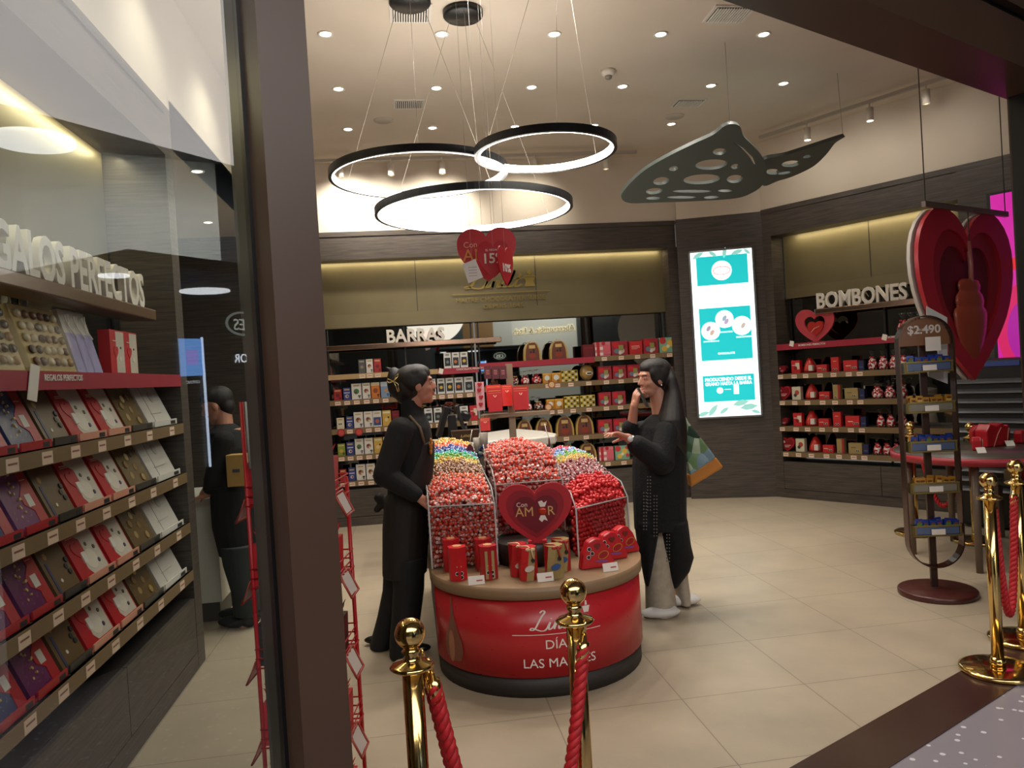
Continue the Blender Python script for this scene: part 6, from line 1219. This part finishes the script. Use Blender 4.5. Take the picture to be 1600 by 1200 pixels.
c = B.K(373, 734, -.2); t = thing('tan_box', 'tan cardboard box held by the dark-clad person behind the glass', 'box', c, -YAW); q = MB(); q.box(-.06, .06, -.05, .05, -.1, .1, M('#b08a4c', .6)); put('body', q, t, bevel=.004); q = MB(); q.box(-.02, .025, -.053, -.05, -.01, .01, M('#4a4a50', .5)); put('label', q, t)
# ================================================================ ARCHED SNACK STAND
ap = onz(1465, 928); AZ = math.radians(-14)
t = thing('arched_snack_stand', 'dark metal arched stand with a $2.490 header and round base', 'display stand', (ap.x, ap.y, 0), AZ); DS = (Vector((ap.x, ap.y, 0))-Vector((0, 0, 0))).dot(Vector((FW.x, FW.y, 0)))
MET = M('#5a4038', .25, .85); q = MB(); q.lathe([(0, 0), (.222, 0), (.225, .006), (.225, .03), (.218, .036), (0, .036)], M('#4a2420', .3), 48); put('base', q, t)
q = MB(); q.box(-.02, .02, .03, .05, .03, 1.6, M('#4f3a32', .3, .5)); put('pole', q, t)
zt_ = zat(1457, 492, ap.x, ap.y).z; hw_ = .165; zb0 = .17
def stad(r0, zt, zb, n=16): return [(r0*math.cos(PI*i/n), zt-hw_+r0*math.sin(PI*i/n)) for i in range(n+1)]+[(-r0*math.cos(PI*i/n), zb+hw_-r0*math.sin(PI*i/n)) for i in range(n+1)]
ol, il = stad(hw_, zt_, zb0), stad(hw_-.008, zt_, zb0); q = MB(); n = len(ol); vs = [(a, -.035, b) for a, b in ol]+[(a, -.035, b) for a, b in il]+[(a, .035, b) for a, b in ol]+[(a, .035, b) for a, b in il]; fs = []
for i in range(n): j = (i+1) % n; fs += [(i, j, n+j, n+i), (2*n+i, 3*n+i, 3*n+j, 2*n+j), (i, 2*n+i, 2*n+j, j), (n+i, n+j, 3*n+j, 3*n+i)]
q.add(vs, fs, MET); put('arch_frame', q, t)
q = MB(); P = [(.15*math.cos(PI*i/16), zt_-hw_-.0+.15*math.sin(PI*i/16)) for i in range(17)]; P = [(-.15, zt_-hw_-.02)]+P[::-1]+[(.15, zt_-hw_-.02)]; q.prism(P, -.004, .004, M('#8a5c3a', .4)); put('header_panel', q, t)
o = put('lettering', text_mesh('$2.490', .072, PAPER, ext=.001, bold=.02), t); o.location = (0, -.006, zat(1455, 520, ap.x, ap.y).z); o = put('lettering', text_mesh('UNIDAD', .022, PAPER, ext=.001), t); o.location = (0, -.006, zt_-hw_+.07)
TR = M('#8d7a44', .35, .4)
trz = [zat(1457, v, ap.x, ap.y).z for v in (578, 641, 702, 766, 832)]
cn = ['blue', 'gold', 'blue', 'gold', 'blue']
for i, z in enumerate(trz):
    q = MB()
    for a in ((-.14, .14, -.06, -.055, -.01, .058), (-.14, .14, .03, .035, -.01, .05), (-.14, -.135, -.06, .035, -.01, .05), (.135, .14, -.06, .035, -.01, .05), (-.14, .14, -.06, .035, -.012, -.008)):
        if a[3] == -.055:
            q.box(-.14, .14, -.06, -.055, .048, .058, TR); q.box(-.14, .14, -.06, -.055, -.012, -.002, TR); q.box(-.14, -.128, -.06, -.055, 0, .05, TR); q.box(.128, .14, -.06, -.055, 0, .05, TR)
        else: q.box(*a, TR)
    o = put('tray', q, t); o.location = (0, 0, z); q = MB(); q.box(-.04, .04, -.064, -.06, .0, .034, PAPER); put('price_card', q, o)
    q = MB(); q.box(-.127, .127, -.05, -.048, 0, .048, M('#5a6a8c' if cn[i] == 'blue' else '#8a8474', .3)); put('pack_fronts', q, o)
cb = {'blue': ('#1f3f9a', '#5a8a3c', '#7a4a2c'), 'gold': ('#b8822c', '#d9b060', '#6b3f1c')}
PK = {}
for cc in cb:
    q = MB(); a, b, c = cb[cc]; q.hexa([(-.018, -.012, 0), (.018, -.012, 0), (.018, .012, 0), (-.018, .012, 0)], [(-.02, -.004, .09), (.02, -.004, .09), (.02, .004, .09), (-.02, .004, .09)], M(a, .25, .2)); q.box(-.014, .014, -.0135, -.009, .045, .066, M(b, .35)); q.box(-.01, .01, -.0135, -.0085, .066, .078, M(c, .35)); PK[cc] = q.mesh('snack_pack')
tn = ['top tray', 'second tray', 'third tray', 'fourth tray', 'bottom tray']
for i, z in enumerate(trz):
    for r_ in range(2):
        for j in range(6):
            p = Matrix.Rotation(AZ, 3, 'Z') @ Vector((-.105+j*.042+r_*.01, -.03+r_*.035, 0)); o = put('snack_pack', PK[cn[i]], loc=(ap.x+p.x, ap.y+p.y, z-.006+(.012 if (i*7+j*5+r_) % 4 == 0 else 0))); o.rotation_euler = (.05, random.uniform(-.12, .12), AZ)
            tag(o, '%s snack pack in the %s of the arched stand' % (cn[i], tn[i]), 'snack', '%s snack packs in the %s' % (cn[i], tn[i]))
q = MB(); q.box(.0, .09, -.02, -.017, zat(1460, 548, ap.x, ap.y).z, zat(1460, 526, ap.x, ap.y).z, PAPER); put('white_card', q, t)
q = MB()
B_ = [(1450, 478), (1488, 495), (1488, 600), (1452, 588), (1452, 578), (1470, 580), (1470, 500), (1450, 492)]
pz = [zat(u, v, ap.x+.02, ap.y+.09)-Vector((ap.x, ap.y, 0)) for u, v in B_]; pz = [Matrix.Rotation(-AZ, 3, 'Z') @ p for p in pz]; q.prism([(p.x, p.z) for p in pz], .085, .09, M('#c9c6c4', .5)); q.prism([(pz[1].x-.03+a, pz[1].z-.13+b) for a, b in heart(.03, .04, 18)], .082, .086, C('#a81f30')); put('side_board', q, t)
# ================================================================ TABLE, COOLER, THINGS ON THE TABLE
tc = Vector((4.12, 4.98, 0)); t = thing('display_table', 'round table with red printed edge and taupe legs below the giant heart', 'table', tc)
q = MB(); q.lathe([(0, .775), (.62, .775), (.62, .78), (0, .78)], M('#4a443d', .4), 64); q.lathe([(.60, .735), (.62, .735), (.622, .785), (.61, .787), (.6, .78)], M('#a32a35', .4), 64); put('table_top', q, t)
q = MB(); q.lathe([(0, .775), (.6, .775), (.6, .79), (0, .79)][::1], M('#4d463f', .35), 64); put('surface', q, t)
for a in (-2.4, -1.2, .2, 1.4, 2.6): q = MB(); q.lathe([(.0, 0), (.022, 0), (.028, .77), (0, .77)], M('#6b5a4a', .4), 14, c=(.5*math.cos(a), .5*math.sin(a), 0)); put('leg', q, t)
o = put('lettering', text_mesh('CON AMOR', .03, PAPER, ext=.0008), t); o.location = (.25, -.58, .75); o.rotation_euler = (0, 0, .4)
def redpack(u, v, w, h, d, lb, nm='heart_gift_box', rz=.2, col='#b01f28'):
    p = onz(u, v, .79); t = thing(nm, lb, 'gift box', (p.x, p.y, .791), rz); q = MB(); q.prism([(-w/2, 0), (w/2, 0), (w/2, h*.7), (w*.3, h), (0, h*.88), (-w*.3, h), (-w/2, h*.7)], -d/2, d/2, C(col, .25)); put('body', q, t, bevel=.01)
    q = MB(); q.tube([(-w*.2, -d/2-.003, 0), (0, -d/2-.004, h*.5), (w*.2, -d/2-.003, h*.8)], .003, C('#d9a090', .3), 6); put('ribbon', q, t)
redpack(1549, 697, .2, .17, .1, 'large shiny red heart gift box at the middle of the red-edged table'); redpack(1527, 704, .05, .1, .06, 'small red gift box beside the white card on the red-edged table', rz=.8); redpack(1594, 692, .08, .1, .06, 'red gift box at the right edge of the red-edged table', rz=.5)
redpack(1535, 694, .16, .15, .06, 'red gift box half hidden behind the large heart gift box', rz=-.3); redpack(1568, 692, .12, .14, .06, 'red gift box tucked right behind the large one', rz=.5)
for u, v, lb in ((1535, 708, 'white price card left on the red-edged table'), (1580, 697, 'white price card right on the red-edged table')):
    p = onz(u, v, .79); q = MB(); q.box(-.03, .03, 0, .003, 0, .045, PAPER); o = put('price_card', q, loc=(p.x, p.y, .791), rz=-.2); o.rotation_euler[0] = -.6; tag(o, lb, 'price card')
t = thing('gold_box', 'gold box with red ribbon on the lower shelf at the right edge', 'gift box', at(1592, 743, 5.95)); q = MB(); q.box(-.08, .1, -.06, .06, -.04, .05, M('#8a744c', .3)); put('body', q, t, bevel=.004); q = MB(); q.box(-.03, 0, -.063, .063, -.041, .053, RED); put('ribbon', q, t)
p = t.location; t = thing('side_shelf', 'dark low shelf with taupe legs at the right edge carrying a gold box', 'table', (p.x+.08, p.y, 0)); zz = p.z-.042
q = MB(); q.box(-.2, .2, -.14, .14, zz-.03, zz, M('#2b2622', .4)); put('top', q, t)
for x, y in ((-.17, -.11), (.17, -.11), (-.17, .11), (.17, .11)): q = MB(); q.box(x-.02, x+.02, y-.02, y+.02, 0, zz-.03, M('#5f5042', .4)); put('leg', q, t)
cx_, cz_t = FR.px(1484, 572, -.55); cc = FR.w(cx_+.42, -.36, 0)
zc1 = 1.42; t = thing('louvred_appliance', 'black cabinet with grey horizontal louvres behind the red-edged table', 'appliance', cc, FR.r)
q = MB(); q.box(-.42, .46, -.2, .2, .02, zc1, M('#121214', .4)); put('casing', q, t, bevel=.03); n = 12
for i in range(n):
    z = .32+i*.082; q = MB(); q.hexa([(-.38, -.235, z), (.34, -.235, z), (.34, -.2, z+.03), (-.38, -.2, z+.03)], [(-.38, -.225, z+.015), (.34, -.225, z+.015), (.34, -.19, z+.045), (-.38, -.19, z+.045)], M('#55565a', .35)); put('louvre', q, t)
q = MB(); q.box(-.15, .1, -.215, -.2, zc1-.06, zc1-.02, M('#2c3a6a', .3, emit=.3)); put('control_panel', q, t)
# bags at the right end of the red strip on the right wall
for i, (u, v) in enumerate(((1411, 516), (1424, 512), (1437, 508))):
    x, z = FR.px(u, v, .06); o = put('sweets_pouch', pouch_mesh(.12, .22, [SWEETS, DSWEETS, SWEETS][i], ['#b3202c', '#c9c0b0', '#b3202c'][i]), loc=FR.w(x, .08, 1.682), rz=FR.r); tag(o, 'cellophane sweet bag standing above the snack arch, %s of three' % ['left', 'middle', 'right'][i], 'bag of sweets')
# ================================================================ RED STAND BEHIND THE PILLAR
WD = 2.5; wc = at(476, 900, WD); RW = M('#b81c22', .35); t = thing('wire_display_stand', 'narrow red wire display stand half hidden behind the brown pillar', 'display stand', (wc.x, wc.y, 0), -YAW)
q = MB(); q.box(-.095, .15, -.12, .12, 0, .03, RW); put('base', q, t)
for x in (-.135, .135):
    for y in (-.1, .1): q = MB(); q.tube([(x, y, .03), (x, y, 1.5 if x < 0 else 1.22)], .007, RW, 8); put('post', q, t)
tz = [.14, .40, .655, .91, 1.17]
for i, z in enumerate(tz):
    q = MB()
    for y in [-.105+.035*k_ for k_ in range(7)]: q.tube([(-.14, y, z), (.14, y, z)], .003, RW, 5)
    for x in (-.14, .14): q.tube([(x, -.105, z), (x, .105, z)], .004, RW, 5)
    for zz in (z+.03, z+.06): q.tube([(-.14, -.105, zz), (.14, -.105, zz), (.14, .105, zz), (-.14, .105, zz)], .003, RW, 5, True)
    sh_ = put('wire_tray', q, t)
    for s in (-1, 1):
        q = MB(); q.tube([(s*.142, -.105, z+.02), (s*.175, -.105, z-.05), (s*.175, .0, z-.05), (s*.142, .0, z+.02)], .004, M('#b04a3c', .4), 6, True); q.hexa([(s*.143, -.1, z+.018), (s*.143, -.005, z+.018), (s*.14, -.005, z+.018), (s*.14, -.1, z+.018)], [(s*.143, -.1, z+.022), (s*.143, -.005, z+.022), (s*.14, -.005, z+.022), (s*.14, -.1, z+.022)], RW)
        q.quad((s*.146, -.095, z+.015), (s*.172, -.095, z-.045), (s*.172, -.01, z-.045), (s*.146, -.01, z+.015), M('#cfc4ba', .5)); put('label_holder', q, sh_)
cl = ['#c4202a', '#c4202a', '#2a2422', '#c4202a', '#b01c26']
SP = {}
for i, z in enumerate(tz):
    if cl[i] not in SP:
        q = MB(); q.hexa([(-.045, -.05, 0), (.045, -.05, 0), (.045, .05, 0), (-.045, .05, 0)], [(-.05, -.05, .13), (.05, -.05, .13), (.05, .05, .13), (-.05, .05, .13)], C(cl[i], .3))
        for k_ in range(14):
            a = random.uniform(0, 6.28); q.tube([(.03*math.cos(a), .03*math.sin(a), .135), (.055*math.cos(a), .055*math.sin(a), .165+random.uniform(0, .015))], .006, C(cl[i], .3), 4, rr=[.008, .001])
        q.box(-.03, .03, -.056, -.05, .03, .09, C('#8a6a4a')); SP[cl[i]] = q.mesh('spiky_pack')
    for j, (x, y) in enumerate(((-.085, -.05), (.085, -.05), (0, .05))):
        p = Matrix.Rotation(-YAW, 3, 'Z') @ Vector((x, y, 0)); o = put('gift_pack', SP[cl[i]], loc=(wc.x+p.x, wc.y+p.y, z+.005), rz=-YAW); tag(o, '%s gift pack with spiky top on the %s tray of the red wire stand' % ('black' if cl[i] == '#2a2422' else 'red', ['lowest', 'second lowest', 'middle', 'second highest', 'highest'][i]), 'gift pack', 'spiky packs on the %s tray' % ['lowest', 'second lowest', 'middle', 'second highest', 'highest'][i])
q = MB(); p = at(391, 672, WD-.12); q.tube([(0, 0, -.12), (0, 0, .09)], .012, M('#b9b6b2', .3), 10); tag(put('rolled_leaflet', q, loc=p), 'pale rolled leaflet standing at the top of the red wire stand', 'leaflet')
